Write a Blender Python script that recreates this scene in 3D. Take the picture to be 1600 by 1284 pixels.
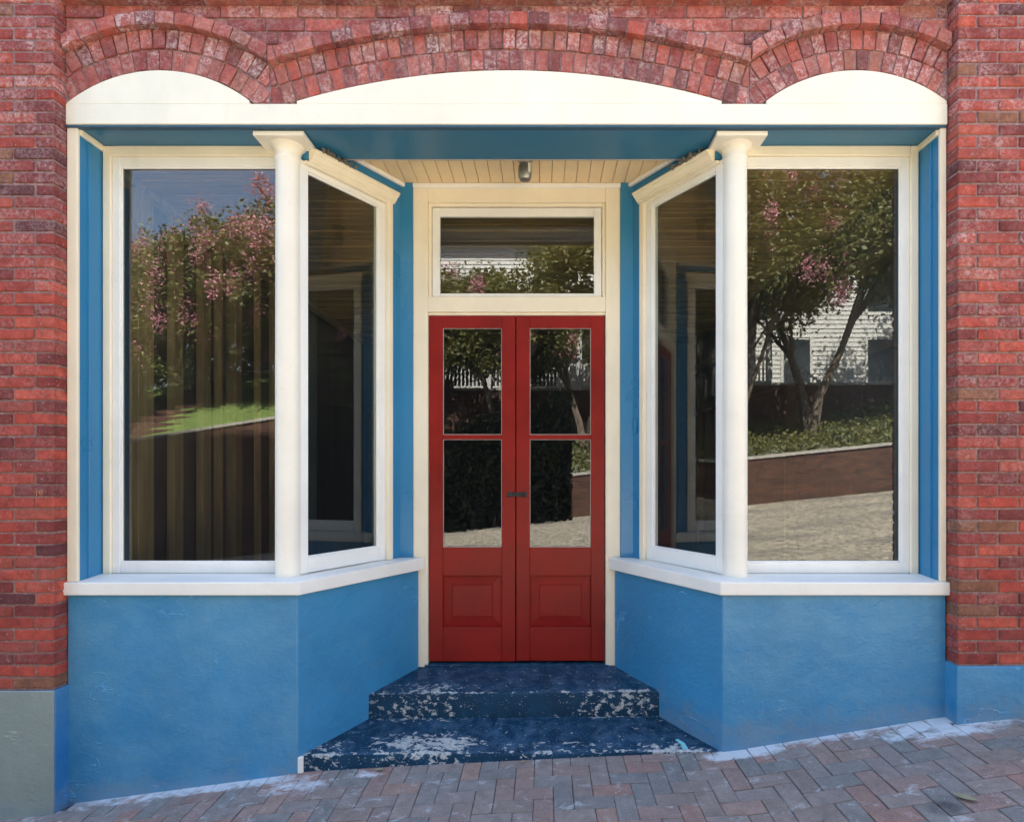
import bpy, bmesh, math, random
import numpy as np
from mathutils import Matrix, Vector

for o in list(bpy.data.objects):
    bpy.data.objects.remove(o)
S = bpy.context.scene
C = S.collection
R = math.radians
rng = random.Random(7)

# ------------------------------------------------------------------ camera, sky, sun, exposure
cam_d = bpy.data.cameras.new('camera')
cam = bpy.data.objects.new('camera', cam_d)
C.objects.link(cam)
cam.location = (0.215, -3.234, 1.70)
cam.rotation_euler = (R(90), 0, 0)
cam_d.sensor_fit = 'HORIZONTAL'
cam_d.sensor_width = 36.0
cam_d.lens = 19.8
cam_d.shift_x = -0.03125
cam_d.shift_y = 0.05375
cam_d.clip_start = 0.05
cam_d.clip_end = 400
S.camera = cam

SUN_EL, SUN_AZ = 57.0, 4.0            # sun stands behind the shop
w = bpy.data.worlds.new('World')
S.world = w
w.use_nodes = True
wn = w.node_tree
sky = wn.nodes.new('ShaderNodeTexSky')
sky.sky_type = 'NISHITA'
sky.sun_disc = False
sky.sun_elevation = R(SUN_EL)
sky.sun_rotation = R(SUN_AZ)
sky.air_density = 1.0
sky.dust_density = 2.0
wn.links.new(sky.outputs[0], wn.nodes['Background'].inputs[0])
wn.nodes['Background'].inputs[1].default_value = 0.074

sun_d = bpy.data.lights.new('sun', 'SUN')
sun_d.energy = 5.0
sun_d.angle = R(0.5)
sun_d.color = (1.0, 0.93, 0.83)
sun = bpy.data.objects.new('sun', sun_d)
C.objects.link(sun)
sun.location = (0, 20, 20)
sun.rotation_euler = (R(-(90 - SUN_EL)), 0, R(-SUN_AZ))

S.view_settings.view_transform = 'Standard'
S.view_settings.look = 'None'
S.view_settings.gamma = 1.0
S.view_settings.exposure = 3.42

# ------------------------------------------------------------------ helpers: materials
def mat(name):
    m = bpy.data.materials.new(name)
    m.use_nodes = True
    nt = m.node_tree
    return m, nt, nt.nodes['Principled BSDF']

def nd(nt, t, **kw):
    n = nt.nodes.new(t)
    for k, v in kw.items():
        if k.startswith('i_'):
            n.inputs[k[2:].replace('_', ' ')].default_value = v
        else:
            setattr(n, k, v)
    return n

def lk(nt, a, b):
    nt.links.new(a, b)

def noise(nt, vec, scale, detail=4.0, rough=0.55, dist=0.0):
    n = nd(nt, 'ShaderNodeTexNoise')
    n.inputs['Scale'].default_value = scale
    n.inputs['Detail'].default_value = min(detail, 5.0)
    n.inputs['Roughness'].default_value = rough
    n.inputs['Distortion'].default_value = dist
    lk(nt, vec, n.inputs['Vector'])
    return n.outputs['Fac']

def ramp(nt, fac, stops, interp='LINEAR'):
    n = nd(nt, 'ShaderNodeValToRGB')
    n.color_ramp.interpolation = interp
    el = n.color_ramp.elements
    while len(el) < len(stops):
        el.new(0.5)
    for e, (p, c) in zip(el, stops):
        e.position = p
        e.color = (c, c, c, 1) if not isinstance(c, (tuple, list)) else (c[0], c[1], c[2], 1)
    lk(nt, fac, n.inputs[0])
    return n.outputs[0]

def mix(nt, fac, a, b, blend='MIX'):
    n = nd(nt, 'ShaderNodeMix', data_type='RGBA', blend_type=blend)
    for sock, v in ((n.inputs[0], fac), (n.inputs[6], a), (n.inputs[7], b)):
        if hasattr(v, 'is_linked'):
            lk(nt, v, sock)
        elif isinstance(v, (tuple, list)):
            sock.default_value = (v[0], v[1], v[2], 1)
        elif sock.type == 'RGBA':
            sock.default_value = (v, v, v, 1)
        else:
            sock.default_value = v
    return n.outputs[2]

def mth(nt, op, a, b=None, clamp=False):
    n = nd(nt, 'ShaderNodeMath', operation=op, use_clamp=clamp)
    for s, v in ((n.inputs[0], a), (n.inputs[1], b)):
        if v is None:
            continue
        if hasattr(v, 'is_linked'):
            lk(nt, v, s)
        else:
            s.default_value = v
    return n.outputs[0]

def mrange(nt, v, a, b, c=0.0, d=1.0):
    n = nd(nt, 'ShaderNodeMapRange')
    n.clamp = True
    lk(nt, v, n.inputs[0])
    for i, x in enumerate((a, b, c, d)):
        n.inputs[1 + i].default_value = x
    return n.outputs[0]

def world_pos(nt):
    return nd(nt, 'ShaderNodeNewGeometry').outputs['Position']

def sep(nt, v):
    n = nd(nt, 'ShaderNodeSeparateXYZ')
    lk(nt, v, n.inputs[0])
    return n.outputs

def stretch(nt, v, sx, sy, sz):
    n = nd(nt, 'ShaderNodeMapping')
    n.inputs['Scale'].default_value = (sx, sy, sz)
    lk(nt, v, n.inputs[0])
    return n.outputs[0]

def obj_rand_vec(nt):
    """object coordinates shifted by a per-object random, so that alike pieces do not repeat"""
    tc = nd(nt, 'ShaderNodeTexCoord')
    oi = nd(nt, 'ShaderNodeObjectInfo')
    v = nd(nt, 'ShaderNodeVectorMath', operation='MULTIPLY_ADD')
    cmb = nd(nt, 'ShaderNodeCombineXYZ')
    for i, k in enumerate((1.0, 1.7, 2.3)):
        lk(nt, mth(nt, 'MULTIPLY', oi.outputs['Random'], k), cmb.inputs[i])
    lk(nt, cmb.outputs[0], v.inputs[0])
    v.inputs[1].default_value = (61, 47, 53)
    lk(nt, tc.outputs['Object'], v.inputs[2])
    return v.outputs[0], oi.outputs['Random']

def bump(nt, h, strength, dist, bsdf, normal=None):
    b = nd(nt, 'ShaderNodeBump')
    b.inputs['Strength'].default_value = strength
    b.inputs['Distance'].default_value = dist
    lk(nt, h, b.inputs['Height'])
    if normal is not None:
        lk(nt, normal, b.inputs['Normal'])
    if bsdf is not None:
        lk(nt, b.outputs[0], bsdf.inputs['Normal'])
    return b.outputs[0]

def setc(nt, bsdf, col):
    lk(nt, col, bsdf.inputs['Base Color'])

def plain(name, col, rough=0.6, metal=0.0):
    m, nt, b = mat(name)
    p = world_pos(nt)
    f = noise(nt, p, 18, 5)
    c = mix(nt, mrange(nt, f, 0.3, 0.7), tuple(x * 0.85 for x in col), tuple(min(1, x * 1.12) for x in col))
    setc(nt, b, c)
    b.inputs['Roughness'].default_value = rough
    b.inputs['Metallic'].default_value = metal
    return m

def paint(name, col, var=0.08, rough=0.45, grain=(60, 60, 3), bstr=0.25, bdist=0.002, dirt=0.25,
          dirtcol=(0.30, 0.24, 0.16), chips=0.0, chipcol=(0.3, 0.27, 0.22)):
    """oil paint over wood: faint brush grain, uneven tone, grime specks, small chips"""
    m, nt, b = mat(name)
    p = world_pos(nt)
    f = noise(nt, p, 2.3, 6, 0.6)
    c = mix(nt, mrange(nt, f, 0.25, 0.75), tuple(x * (1 - var) for x in col), tuple(min(1, x * (1 + var)) for x in col))
    g = noise(nt, stretch(nt, p, *grain), 1.0, 4, 0.6)
    streak = noise(nt, stretch(nt, p, 9, 9, 0.8), 1.0, 5, 0.65)
    d = mth(nt, 'MULTIPLY', ramp(nt, streak, [(0.55, 0.0), (0.85, 1.0)]), dirt)
    c = mix(nt, d, c, dirtcol)
    sp = noise(nt, p, 75, 2, 0.5)
    c = mix(nt, mth(nt, 'MULTIPLY', ramp(nt, sp, [(0.70, 0.0), (0.76, 1.0)]), dirt * 1.6, True), c, tuple(x * 0.5 for x in dirtcol))
    if chips:
        ch = noise(nt, p, 26, 8, 0.7)
        c = mix(nt, ramp(nt, ch, [(0.74 - chips * 0.1, 0.0), (0.76 - chips * 0.1, 1.0)]), c, chipcol)
    setc(nt, b, c)
    rr = mrange(nt, f, 0.2, 0.8, rough - 0.08, rough + 0.1)
    lk(nt, rr, b.inputs['Roughness'])
    big = noise(nt, p, 7, 3)
    h = mth(nt, 'ADD', mth(nt, 'MULTIPLY', g, 0.6), mth(nt, 'MULTIPLY', big, 1.4))
    bump(nt, h, bstr, bdist, b)
    return m

M = {}
M['cream'] = paint('cream paint', (0.86, 0.765, 0.575), dirt=0.10, chips=0.05)
M['fascia'] = paint('fascia cream paint', (0.87, 0.815, 0.66), dirt=0.13)
M['white'] = paint('white sash paint', (0.84, 0.82, 0.755), dirt=0.10, chips=0.12, bstr=0.35)
M['sill'] = paint('white sill paint', (0.86, 0.825, 0.735), dirt=0.10, chips=0.10, bstr=0.4, bdist=0.003)
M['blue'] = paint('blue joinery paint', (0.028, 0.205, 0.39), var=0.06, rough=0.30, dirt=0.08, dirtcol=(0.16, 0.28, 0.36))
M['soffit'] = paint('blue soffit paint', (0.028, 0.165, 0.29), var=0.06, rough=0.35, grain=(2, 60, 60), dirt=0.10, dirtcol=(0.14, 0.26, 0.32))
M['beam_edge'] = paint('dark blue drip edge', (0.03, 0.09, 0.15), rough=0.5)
M['column'] = paint('cream column paint', (0.87, 0.805, 0.67), dirt=0.12, rough=0.4, grain=(30, 30, 3))
M['ceil'] = paint('ceiling board paint', (0.84, 0.64, 0.37), dirt=0.22, grain=(60, 3, 60), chips=0.10)
M['red'] = paint('red door paint', (0.245, 0.0095, 0.0065), var=0.28, rough=0.36, grain=(70, 70, 4), bstr=0.4, dirt=0.10, dirtcol=(0.06, 0.01, 0.01))
M['red'].node_tree.nodes['Principled BSDF'].inputs['Specular IOR Level'].default_value = 0.25
M['putty'] = paint('glazing bead', (0.40, 0.35, 0.31), dirt=0.3, chips=0.3, chipcol=(0.12, 0.03, 0.03))
M['iron'] = plain('black iron', (0.012, 0.012, 0.014), 0.5)
M['galv'] = plain('galvanised metal', (0.30, 0.29, 0.26), 0.35, 0.7)
M['bulbglass'] = plain('frosted porcelain', (0.72, 0.68, 0.58), 0.3)
M['debris'] = plain('nest debris', (0.16, 0.145, 0.12), 0.95)
M['dirt'] = plain('joint sand', (0.10, 0.09, 0.082), 0.95)

# blue stucco of the stall risers
def stucco(name, col, chalk, bs=0.95):
    m, nt, b = mat(name)
    p = world_pos(nt)
    f = noise(nt, p, 1.7, 7, 0.62)
    c = mix(nt, mrange(nt, f, 0.3, 0.72), tuple(x * 0.86 for x in col), tuple(x * 1.12 for x in col))
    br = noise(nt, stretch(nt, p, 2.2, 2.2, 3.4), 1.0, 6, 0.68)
    c = mix(nt, mth(nt, 'MULTIPLY', ramp(nt, br, [(0.36, 0.0), (0.72, 1.0)]), mrange(nt, sep(nt, p)[1], 0.003, 0.012, 0.62, 0.10)), c, chalk)  # chalking plus painted-in glare: front face paler than the splayed one
    # hairline cracks that wander roughly level
    n2 = noise(nt, stretch(nt, p, 1.1, 1.1, 2.6), 1.0, 5, 0.6)
    cr = mth(nt, 'ABSOLUTE', mth(nt, 'SUBTRACT', n2, 0.56))
    crm = ramp(nt, cr, [(0.0, 1.0), (0.006, 0.0)])
    crk = mth(nt, 'MULTIPLY', crm, ramp(nt, noise(nt, p, 3.1, 2), [(0.5, 0.0), (0.62, 1.0)]))
    c = mix(nt, mth(nt, 'MULTIPLY', crk, 0.8), c, tuple(min(1, x * 1.5 + 0.06) for x in col))
    sp = noise(nt, p, 120, 2, 0.5)
    c = mix(nt, mth(nt, 'MULTIPLY', ramp(nt, sp, [(0.68, 0.0), (0.75, 1.0)]), 0.35), c, chalk)
    sx = sep(nt, p)
    gnd = mth(nt, 'SUBTRACT', sx[2], mth(nt, 'MULTIPLY', sx[0], 0.10))
    gr = noise(nt, stretch(nt, p, 6, 6, 9), 1.0, 5, 0.72)
    gk = mth(nt, 'MULTIPLY', mrange(nt, gnd, 0.0, 0.22, 0.30, 0.0), 1.0)
    gm = ramp(nt, mth(nt, 'ADD', gr, gk), [(0.60, 0.0), (0.82, 1.0)])
    c = mix(nt, mth(nt, 'MULTIPLY', gm, 0.45), c, (0.20, 0.25, 0.28))
    setc(nt, b, c)
    b.inputs['Roughness'].default_value = 0.46
    b.inputs['Specular IOR Level'].default_value = 0.75
    h = mth(nt, 'ADD', mth(nt, 'MULTIPLY', noise(nt, stretch(nt, p, 45, 45, 60), 1.0, 6, 0.65), 0.55),
            mth(nt, 'MULTIPLY', noise(nt, p, 9, 4, 0.6), 1.3))
    h = mth(nt, 'ADD', h, mth(nt, 'MULTIPLY', crk, 0.6))
    bump(nt, h, bs, 0.006, b)
    return m
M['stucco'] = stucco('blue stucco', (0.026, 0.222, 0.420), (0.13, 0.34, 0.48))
M['stucco_deep'] = stucco('deeper blue plinth paint', (0.016, 0.165, 0.40), (0.10, 0.28, 0.44))
M['stucco_grey'] = stucco('grey green plinth paint', (0.235, 0.285, 0.245), (0.30, 0.35, 0.31))

# brick
def brick_mat(name, stops, patina=1.0, dark=1.0):
    m, nt, b = mat(name)
    v, rnd = obj_rand_vec(nt)
    p = world_pos(nt)
    base = ramp(nt, rnd, stops, 'CONSTANT')
    f1 = noise(nt, v, 16, 6, 0.65)
    c = mix(nt, mrange(nt, f1, 0.28, 0.75), mix(nt, 1.0, base, (0.58, 0.54, 0.56), 'MULTIPLY'),
            mix(nt, 1.0, base, (1.32, 1.26, 1.2), 'MULTIPLY'))
    z = sep(nt, p)[2]
    x = sep(nt, p)[0]
    # limewash residue: blotches, more of it higher up where it was never scrubbed
    amt = mth(nt, 'MAXIMUM', mrange(nt, z, 2.2, 4.0, 0.22, 1.0),
              mth(nt, 'MULTIPLY', mrange(nt, x, 2.3, 2.5, 0.0, 0.75), mrange(nt, z, 1.4, 2.4, 0.35, 1.0)))
    n1 = noise(nt, p, 6.5, 5, 0.7)
    n2 = noise(nt, v, 48, 5, 0.75, 0.5)
    k = mth(nt, 'MULTIPLY', ramp(nt, n2, [(0.45, 0.0), (0.60, 1.0)]), mrange(nt, n1, 0.36, 0.60))
    own = mth(nt, 'FRACT', mth(nt, 'MULTIPLY', rnd, 37.7))
    own = mrange(nt, own, 0.2, 1.0, 0.22, 0.9)
    amt = mth(nt, 'MULTIPLY', amt, own)
    k = mth(nt, 'MULTIPLY', mth(nt, 'MULTIPLY', k, amt), patina, True)
    c = mix(nt, k, c, (0.66, 0.52, 0.49))
    haze = mth(nt, 'MULTIPLY', mth(nt, 'MULTIPLY', amt, 0.24 * patina), mrange(nt, n1, 0.2, 0.7))
    c = mix(nt, haze, c, (0.40, 0.22, 0.24))
    sp = noise(nt, v, 85, 3, 0.6)
    c = mix(nt, mth(nt, 'MULTIPLY', ramp(nt, sp, [(0.68, 0.0), (0.72, 1.0)]), 0.75), c, (0.62, 0.52, 0.48))
    pit = noise(nt, v, 48, 4, 0.6)
    c = mix(nt, mth(nt, 'MULTIPLY', ramp(nt, pit, [(0.28, 1.0), (0.36, 0.0)]), 0.6), c, (0.05, 0.03, 0.03))
    setc(nt, b, c)
    b.inputs['Roughness'].default_value = 0.82
    b.inputs['Specular IOR Level'].default_value = 0.3
    h = mth(nt, 'ADD', noise(nt, v, 22, 8, 0.7), mth(nt, 'MULTIPLY', ramp(nt, pit, [(0.28, 0.0), (0.4, 1.0)]), 0.5))
    bump(nt, h, 0.7, 0.0045, b)
    return m
RED = [(0.0, (0.340, 0.052, 0.034)), (0.17, (0.260, 0.044, 0.034)), (0.34, (0.420, 0.066, 0.040)), (0.47, (0.190, 0.036, 0.032)),
       (0.60, (0.310, 0.062, 0.044)), (0.75, (0.120, 0.032, 0.034)), (0.80, (0.380, 0.080, 0.050)), (0.90, (0.230, 0.095, 0.050)),
       (0.94, (0.460, 0.085, 0.050))]
PINK = [(0.0, (0.360, 0.090, 0.070)), (0.18, (0.280, 0.062, 0.054)), (0.36, (0.410, 0.092, 0.066)), (0.50, (0.230, 0.060, 0.056)),
        (0.63, (0.350, 0.105, 0.082)), (0.78, (0.190, 0.056, 0.052)), (0.83, (0.420, 0.130, 0.100)), (0.93, (0.320, 0.115, 0.080))]
M['brick'] = brick_mat('pier brick', RED, 0.85)
M['brick_arch'] = brick_mat('arch brick', PINK, 1.05)

def mortar_mat(name, col):
    m, nt, b = mat(name)
    p = world_pos(nt)
    f = noise(nt, p, 30, 7, 0.7)
    z = sep(nt, p)[2]
    hi = mix(nt, mrange(nt, z, 2.4, 3.8), col, (0.30, 0.205, 0.21))
    c = mix(nt, mrange(nt, f, 0.3, 0.7), mix(nt, 1.0, hi, (0.55, 0.5, 0.5), 'MULTIPLY'), mix(nt, 1.0, hi, (1.35, 1.3, 1.3), 'MULTIPLY'))
    sp = noise(nt, p, 60, 4, 0.6)
    c = mix(nt, mth(nt, 'MULTIPLY', ramp(nt, sp, [(0.62, 0.0), (0.70, 1.0)]), 0.6), c, (0.55, 0.48, 0.45))
    setc(nt, b, c)
    b.inputs['Roughness'].default_value = 0.95
    bump(nt, noise(nt, p, 90, 6, 0.7), 0.8, 0.004, b)
    return m
M['mortar'] = mortar_mat('mortar', (0.27, 0.165, 0.14))

def tex_brick(name, c1, c2, mc, wdt=0.225, row=0.075):
    m, nt, b = mat(name)
    p = world_pos(nt)
    s = sep(nt, p)
    cmb = nd(nt, 'ShaderNodeCombineXYZ')
    lk(nt, mth(nt, 'ADD', s[0], s[1]), cmb.inputs[0])
    lk(nt, s[2], cmb.inputs[1])
    t = nd(nt, 'ShaderNodeTexBrick')
    t.inputs['Scale'].default_value = 1.0
    t.inputs['Brick Width'].default_value = wdt
    t.inputs['Row Height'].default_value = row
    t.inputs['Mortar Size'].default_value = 0.006
    t.inputs['Color1'].default_value = (*c1, 1)
    t.inputs['Color2'].default_value = (*c2, 1)
    t.inputs['Mortar'].default_value = (*mc, 1)
    lk(nt, cmb.outputs[0], t.inputs[0])
    f = noise(nt, p, 3, 6, 0.65)
    c = mix(nt, mrange(nt, f, 0.25, 0.75), mix(nt, 1.0, t.outputs[0], (0.6, 0.6, 0.6), 'MULTIPLY'), t.outputs[0])
    setc(nt, b, c)
    b.inputs['Roughness'].default_value = 0.9
    bump(nt, mth(nt, 'SUBTRACT', 1.0, t.outputs[1]), 0.6, 0.01, b)
    return m
M['brick_far'] = tex_brick('retaining wall brick', (0.12, 0.048, 0.026), (0.055, 0.024, 0.016), (0.10, 0.07, 0.055))
M['brick_near'] = tex_brick('upper wall brick', (0.30, 0.09, 0.07), (0.2, 0.06, 0.05), (0.25, 0.16, 0.15))

# pavers
def paver_mat():
    m, nt, b = mat('clay paver')
    v, rnd = obj_rand_vec(nt)
    p = world_pos(nt)
    base = ramp(nt, rnd, [(0.0, (0.270, 0.222, 0.188)), (0.16, (0.305, 0.205, 0.166)), (0.30, (0.240, 0.218, 0.190)), (0.45, (0.285, 0.228, 0.190)),
                          (0.58, (0.325, 0.192, 0.146)), (0.66, (0.218, 0.202, 0.180)), (0.80, (0.270, 0.208, 0.170)), (0.93, (0.335, 0.222, 0.170))], 'CONSTANT')
    f = noise(nt, v, 14, 6, 0.7)
    c = mix(nt, mrange(nt, f, 0.28, 0.74), mix(nt, 1.0, base, (0.70, 0.70, 0.72), 'MULTIPLY'), mix(nt, 1.0, base, (1.22, 1.22, 1.24), 'MULTIPLY'))
    g = noise(nt, p, 190, 2, 0.5)
    c = mix(nt, mth(nt, 'MULTIPLY', ramp(nt, g, [(0.56, 0.0), (0.68, 1.0)]), 0.45), c, (0.44, 0.41, 0.38))
    big = noise(nt, p, 1.6, 5, 0.6)
    c = mix(nt, mth(nt, 'MULTIPLY', mrange(nt, big, 0.45, 0.75), 0.35), c, (0.18, 0.165, 0.15))
    s = sep(nt, p)
    # spilled white paint and lime beside the walls
    wn1 = noise(nt, stretch(nt, p, 9, 14, 9), 1.0, 6, 0.72, 0.5)
    edge = mrange(nt, s[1], -0.11, 0.0, 0.0, 0.30)
    lft = mrange(nt, s[0], -1.35, -1.10, 1.0, 0.0)
    rgt = mrange(nt, s[0], 1.10, 1.25, 0.0, 1.0)
    side = mth(nt, 'MAXIMUM', lft, rgt)
    k = mth(nt, 'ADD', wn1, mth(nt, 'MULTIPLY', edge, side))
    # a wider spill by the right pier and a smear left of the steps
    def blob(cx, cy, rx, ry, gain):
        dx = mth(nt, 'DIVIDE', mth(nt, 'SUBTRACT', s[0], cx), rx)
        dy = mth(nt, 'DIVIDE', mth(nt, 'SUBTRACT', s[1], cy), ry)
        d = mth(nt, 'ADD', mth(nt, 'MULTIPLY', dx, dx), mth(nt, 'MULTIPLY', dy, dy))
        return mth(nt, 'MULTIPLY', mrange(nt, d, 0.15, 1.0, 1.0, 0.0), gain)
    for a in ((2.45, -0.12, 0.45, 0.11, 0.26), (-1.15, -0.12, 0.24, 0.11, 0.20), (-0.80, -0.05, 0.14, 0.05, 0.22), (1.30, -0.05, 0.30, 0.06, 0.22), (-1.6, -0.04, 0.5, 0.06, 0.14)):
        k = mth(nt, 'ADD', k, blob(*a))
    c = mix(nt, mth(nt, 'MULTIPLY', ramp(nt, k, [(0.58, 0.0), (0.80, 1.0)]), 0.85), c, (0.66, 0.68, 0.68))
    fl = noise(nt, p, 42, 3, 0.5)
    c = mix(nt, ramp(nt, fl, [(0.755, 0.0), (0.765, 1.0)]), c, (0.6, 0.6, 0.58))
    oil = blob(2.00, -0.72, 0.09, 0.06, 0.8)
    c = mix(nt, mth(nt, 'MULTIPLY', oil, mrange(nt, wn1, 0.3, 0.6)), c, (0.04, 0.04, 0.042))
    setc(nt, b, c)
    b.inputs['Roughness'].default_value = 0.9
    b.inputs['Specular IOR Level'].default_value = 0.25
    bump(nt, mth(nt, 'ADD', noise(nt, p, 120, 5, 0.7), noise(nt, v, 12, 3)), 0.6, 0.004, b)
    return m
M['paver'] = paver_mat()

# chipped navy paint of the steps
def step_mat():
    m, nt, b = mat('chipped navy step paint')
    p = world_pos(nt)
    s = list(sep(nt, p))
    s[1] = mth(nt, 'DIVIDE', s[1], YK)
    f = noise(nt, p, 5, 6, 0.65)
    c = mix(nt, mrange(nt, f, 0.3, 0.7), (0.005, 0.029, 0.055), (0.010, 0.056, 0.108))
    dust = noise(nt, p, 11, 8, 0.72)
    nrm = nd(nt, 'ShaderNodeNewGeometry').outputs['Normal']
    up = mrange(nt, sep(nt, nrm)[2], 0.5, 0.9)
    c = mix(nt, mth(nt, 'MULTIPLY', mth(nt, 'MULTIPLY', mrange(nt, dust, 0.44, 0.74), 0.6), up), c, (0.11, 0.19, 0.27))
    def blob(cx, cy, rx, ry, gain):
        dx = mth(nt, 'DIVIDE', mth(nt, 'SUBTRACT', s[0], cx), rx)
        dy = mth(nt, 'DIVIDE', mth(nt, 'SUBTRACT', s[1], cy), ry)
        d = mth(nt, 'ADD', mth(nt, 'MULTIPLY', dx, dx), mth(nt, 'MULTIPLY', dy, dy))
        return mth(nt, 'MULTIPLY', mrange(nt, d, 0.1, 1.0, 1.0, 0.0), gain)
    k = noise(nt, stretch(nt, p, 21, 29, 32), 1.0, 5, 0.72, 0.4)
    for a in ((-0.48, 0.17, 0.44, 0.22, 0.17), (-0.62, 0.58, 0.42, 0.10, 0.085), (0.72, 0.58, 0.36, 0.07, 0.095), (0.95, 0.06, 0.25, 0.12, 0.14),
              (-0.55, 0.70, 0.35, 0.10, 0.10), (-1.05, 0.1, 0.18, 0.2, 0.10), (0.35, 0.10, 0.5, 0.12, 0.06)):
        k = mth(nt, 'ADD', k, blob(*a))
    for e in (0.575, 0.02):                                   # worn nosings
        d = mth(nt, 'ABSOLUTE', mth(nt, 'SUBTRACT', s[1], e + 0.012))
        k = mth(nt, 'ADD', k, mth(nt, 'MULTIPLY', mrange(nt, d, 0.0, 0.035, 1.0, 0.0), mth(nt, 'MULTIPLY', up, 0.10)))
    chip = ramp(nt, k, [(0.635, 0.0), (0.655, 1.0)])
    cc = mix(nt, mrange(nt, noise(nt, p, 60, 4), 0.3, 0.7), (0.30, 0.31, 0.29), (0.56, 0.56, 0.51))
    c = mix(nt, chip, c, cc)
    sp = noise(nt, p, 95, 3, 0.55)
    c = mix(nt, mth(nt, 'MULTIPLY', ramp(nt, sp, [(0.66, 0.0), (0.71, 1.0)]), 0.7), c, (0.40, 0.45, 0.49))
    setc(nt, b, c)
    lk(nt, mix(nt, chip, 0.5, 0.9), b.inputs['Roughness'])
    h = mth(nt, 'SUBTRACT', mth(nt, 'MULTIPLY', noise(nt, p, 45, 6, 0.7), 0.6), mth(nt, 'MULTIPLY', chip, 0.35))
    bump(nt, h, 0.7, 0.004, b)
    return m
YK = 0.7333
M['step'] = step_mat()
M['step'].node_tree.nodes['Principled BSDF'].inputs['Specular IOR Level'].default_value = 0.18
M['turquoise'] = plain('turquoise paint dab', (0.25, 0.62, 0.60), 0.6)
M['leaf_dry'] = plain('dry leaf', (0.30, 0.27, 0.17), 0.8)

# old window glass: clear sheet, mirror by Fresnel, slightly wavy, a little dust
def glass_mat(name, f0, wav, tint=(0.83, 0.86, 0.84)):
    m = bpy.data.materials.new(name)
    m.use_nodes = True
    nt = m.node_tree
    nt.nodes.clear()
    out = nd(nt, 'ShaderNodeOutputMaterial')
    tr = nd(nt, 'ShaderNodeBsdfTransparent')
    tr.inputs[0].default_value = (*tint, 1)
    gl = nd(nt, 'ShaderNodeBsdfGlossy')
    gl.inputs['Roughness'].default_value = 0.0
    gl.inputs['Color'].default_value = (1, 1, 1, 1)
    p = world_pos(nt)
    h = noise(nt, stretch(nt, p, 1.2, 1.2, 3.2), 1.0, 3, 0.5)
    bn = bump(nt, h, wav, 0.02, None)
    lk(nt, bn, gl.inputs['Normal'])
    lw = nd(nt, 'ShaderNodeLayerWeight')
    lw.inputs[0].default_value = 0.5
    f5 = mth(nt, 'POWER', lw.outputs['Facing'], 5.0)
    fac = mth(nt, 'ADD', mth(nt, 'MULTIPLY', f5, 1.0 - f0), f0, True)
    mx = nd(nt, 'ShaderNodeMixShader')
    lk(nt, fac, mx.inputs[0])
    lk(nt, tr.outputs[0], mx.inputs[1])
    lk(nt, gl.outputs[0], mx.inputs[2])
    df = nd(nt, 'ShaderNodeBsdfDiffuse')
    df.inputs[0].default_value = (0.6, 0.6, 0.58, 1)
    sp = ramp(nt, noise(nt, p, 70, 2, 0.5), [(0.76, 0.0), (0.80, 0.35)])
    film = mth(nt, 'MULTIPLY', noise(nt, stretch(nt, p, 3, 3, 1.2), 1.0, 6, 0.7), 0.012)
    mx2 = nd(nt, 'ShaderNodeMixShader')
    lk(nt, mth(nt, 'ADD', sp, film), mx2.inputs[0])
    lk(nt, mx.outputs[0], mx2.inputs[1])
    lk(nt, df.outputs[0], mx2.inputs[2])
    lk(nt, mx2.outputs[0], out.inputs[0])
    return m
M['glass'] = glass_mat('window glass', 0.056, 0.004)
M['glass_door'] = glass_mat('door glass', 0.060, 0.006, (0.62, 0.66, 0.68))

# interior
def wood(name, a, bcol, along, scale=1.0):
    m, nt, b = mat(name)
    v, rnd = obj_rand_vec(nt)
    st = [40 * scale] * 3
    st[along] = 2.0 * scale
    f = noise(nt, stretch(nt, v, *st), 1.0, 6, 0.65, 0.4)
    c = mix(nt, mrange(nt, f, 0.3, 0.7), a, bcol)
    c = mix(nt, 1.0, c, ramp(nt, rnd, [(0.0, 0.65), (1.0, 1.2)]), 'MULTIPLY')
    kn = noise(nt, v, 7, 2)
    c = mix(nt, ramp(nt, kn, [(0.73, 0.0), (0.77, 0.8)]), c, (0.03, 0.02, 0.012))
    setc(nt, b, c)
    b.inputs['Roughness'].default_value = 0.6
    return m
M['plank'] = wood('ceiling plank wood', (0.24, 0.125, 0.036), (0.46, 0.27, 0.08), 0, 0.6)
M['stud'] = wood('bare stud timber', (0.22, 0.14, 0.065), (0.40, 0.27, 0.13), 2, 0.6)
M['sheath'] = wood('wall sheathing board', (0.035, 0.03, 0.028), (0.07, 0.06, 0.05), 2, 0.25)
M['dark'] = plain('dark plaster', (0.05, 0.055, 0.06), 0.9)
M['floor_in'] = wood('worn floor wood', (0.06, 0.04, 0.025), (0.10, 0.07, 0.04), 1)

# outside, across the street
def aggregate():
    m, nt, b = mat('exposed aggregate road')
    p = world_pos(nt)
    g = noise(nt, p, 11, 5, 0.85)
    c = mix(nt, ramp(nt, g, [(0.40, 0.0), (0.60, 1.0)]), (0.08, 0.072, 0.058), (0.40, 0.36, 0.285))
    f = noise(nt, stretch(nt, p, 0.25, 1.2, 1), 1.0, 4, 0.6)
    c = mix(nt, mth(nt, 'MULTIPLY', mrange(nt, f, 0.5, 0.65), 0.6), c, (0.10, 0.095, 0.09))
    setc(nt, b, c)
    b.inputs['Roughness'].default_value = 0.9
    bump(nt, g, 0.6, 0.01, b)
    return m
M['road'] = aggregate()
M['concrete'] = plain('kerb concrete', (0.36, 0.34, 0.31), 0.9)

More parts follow.
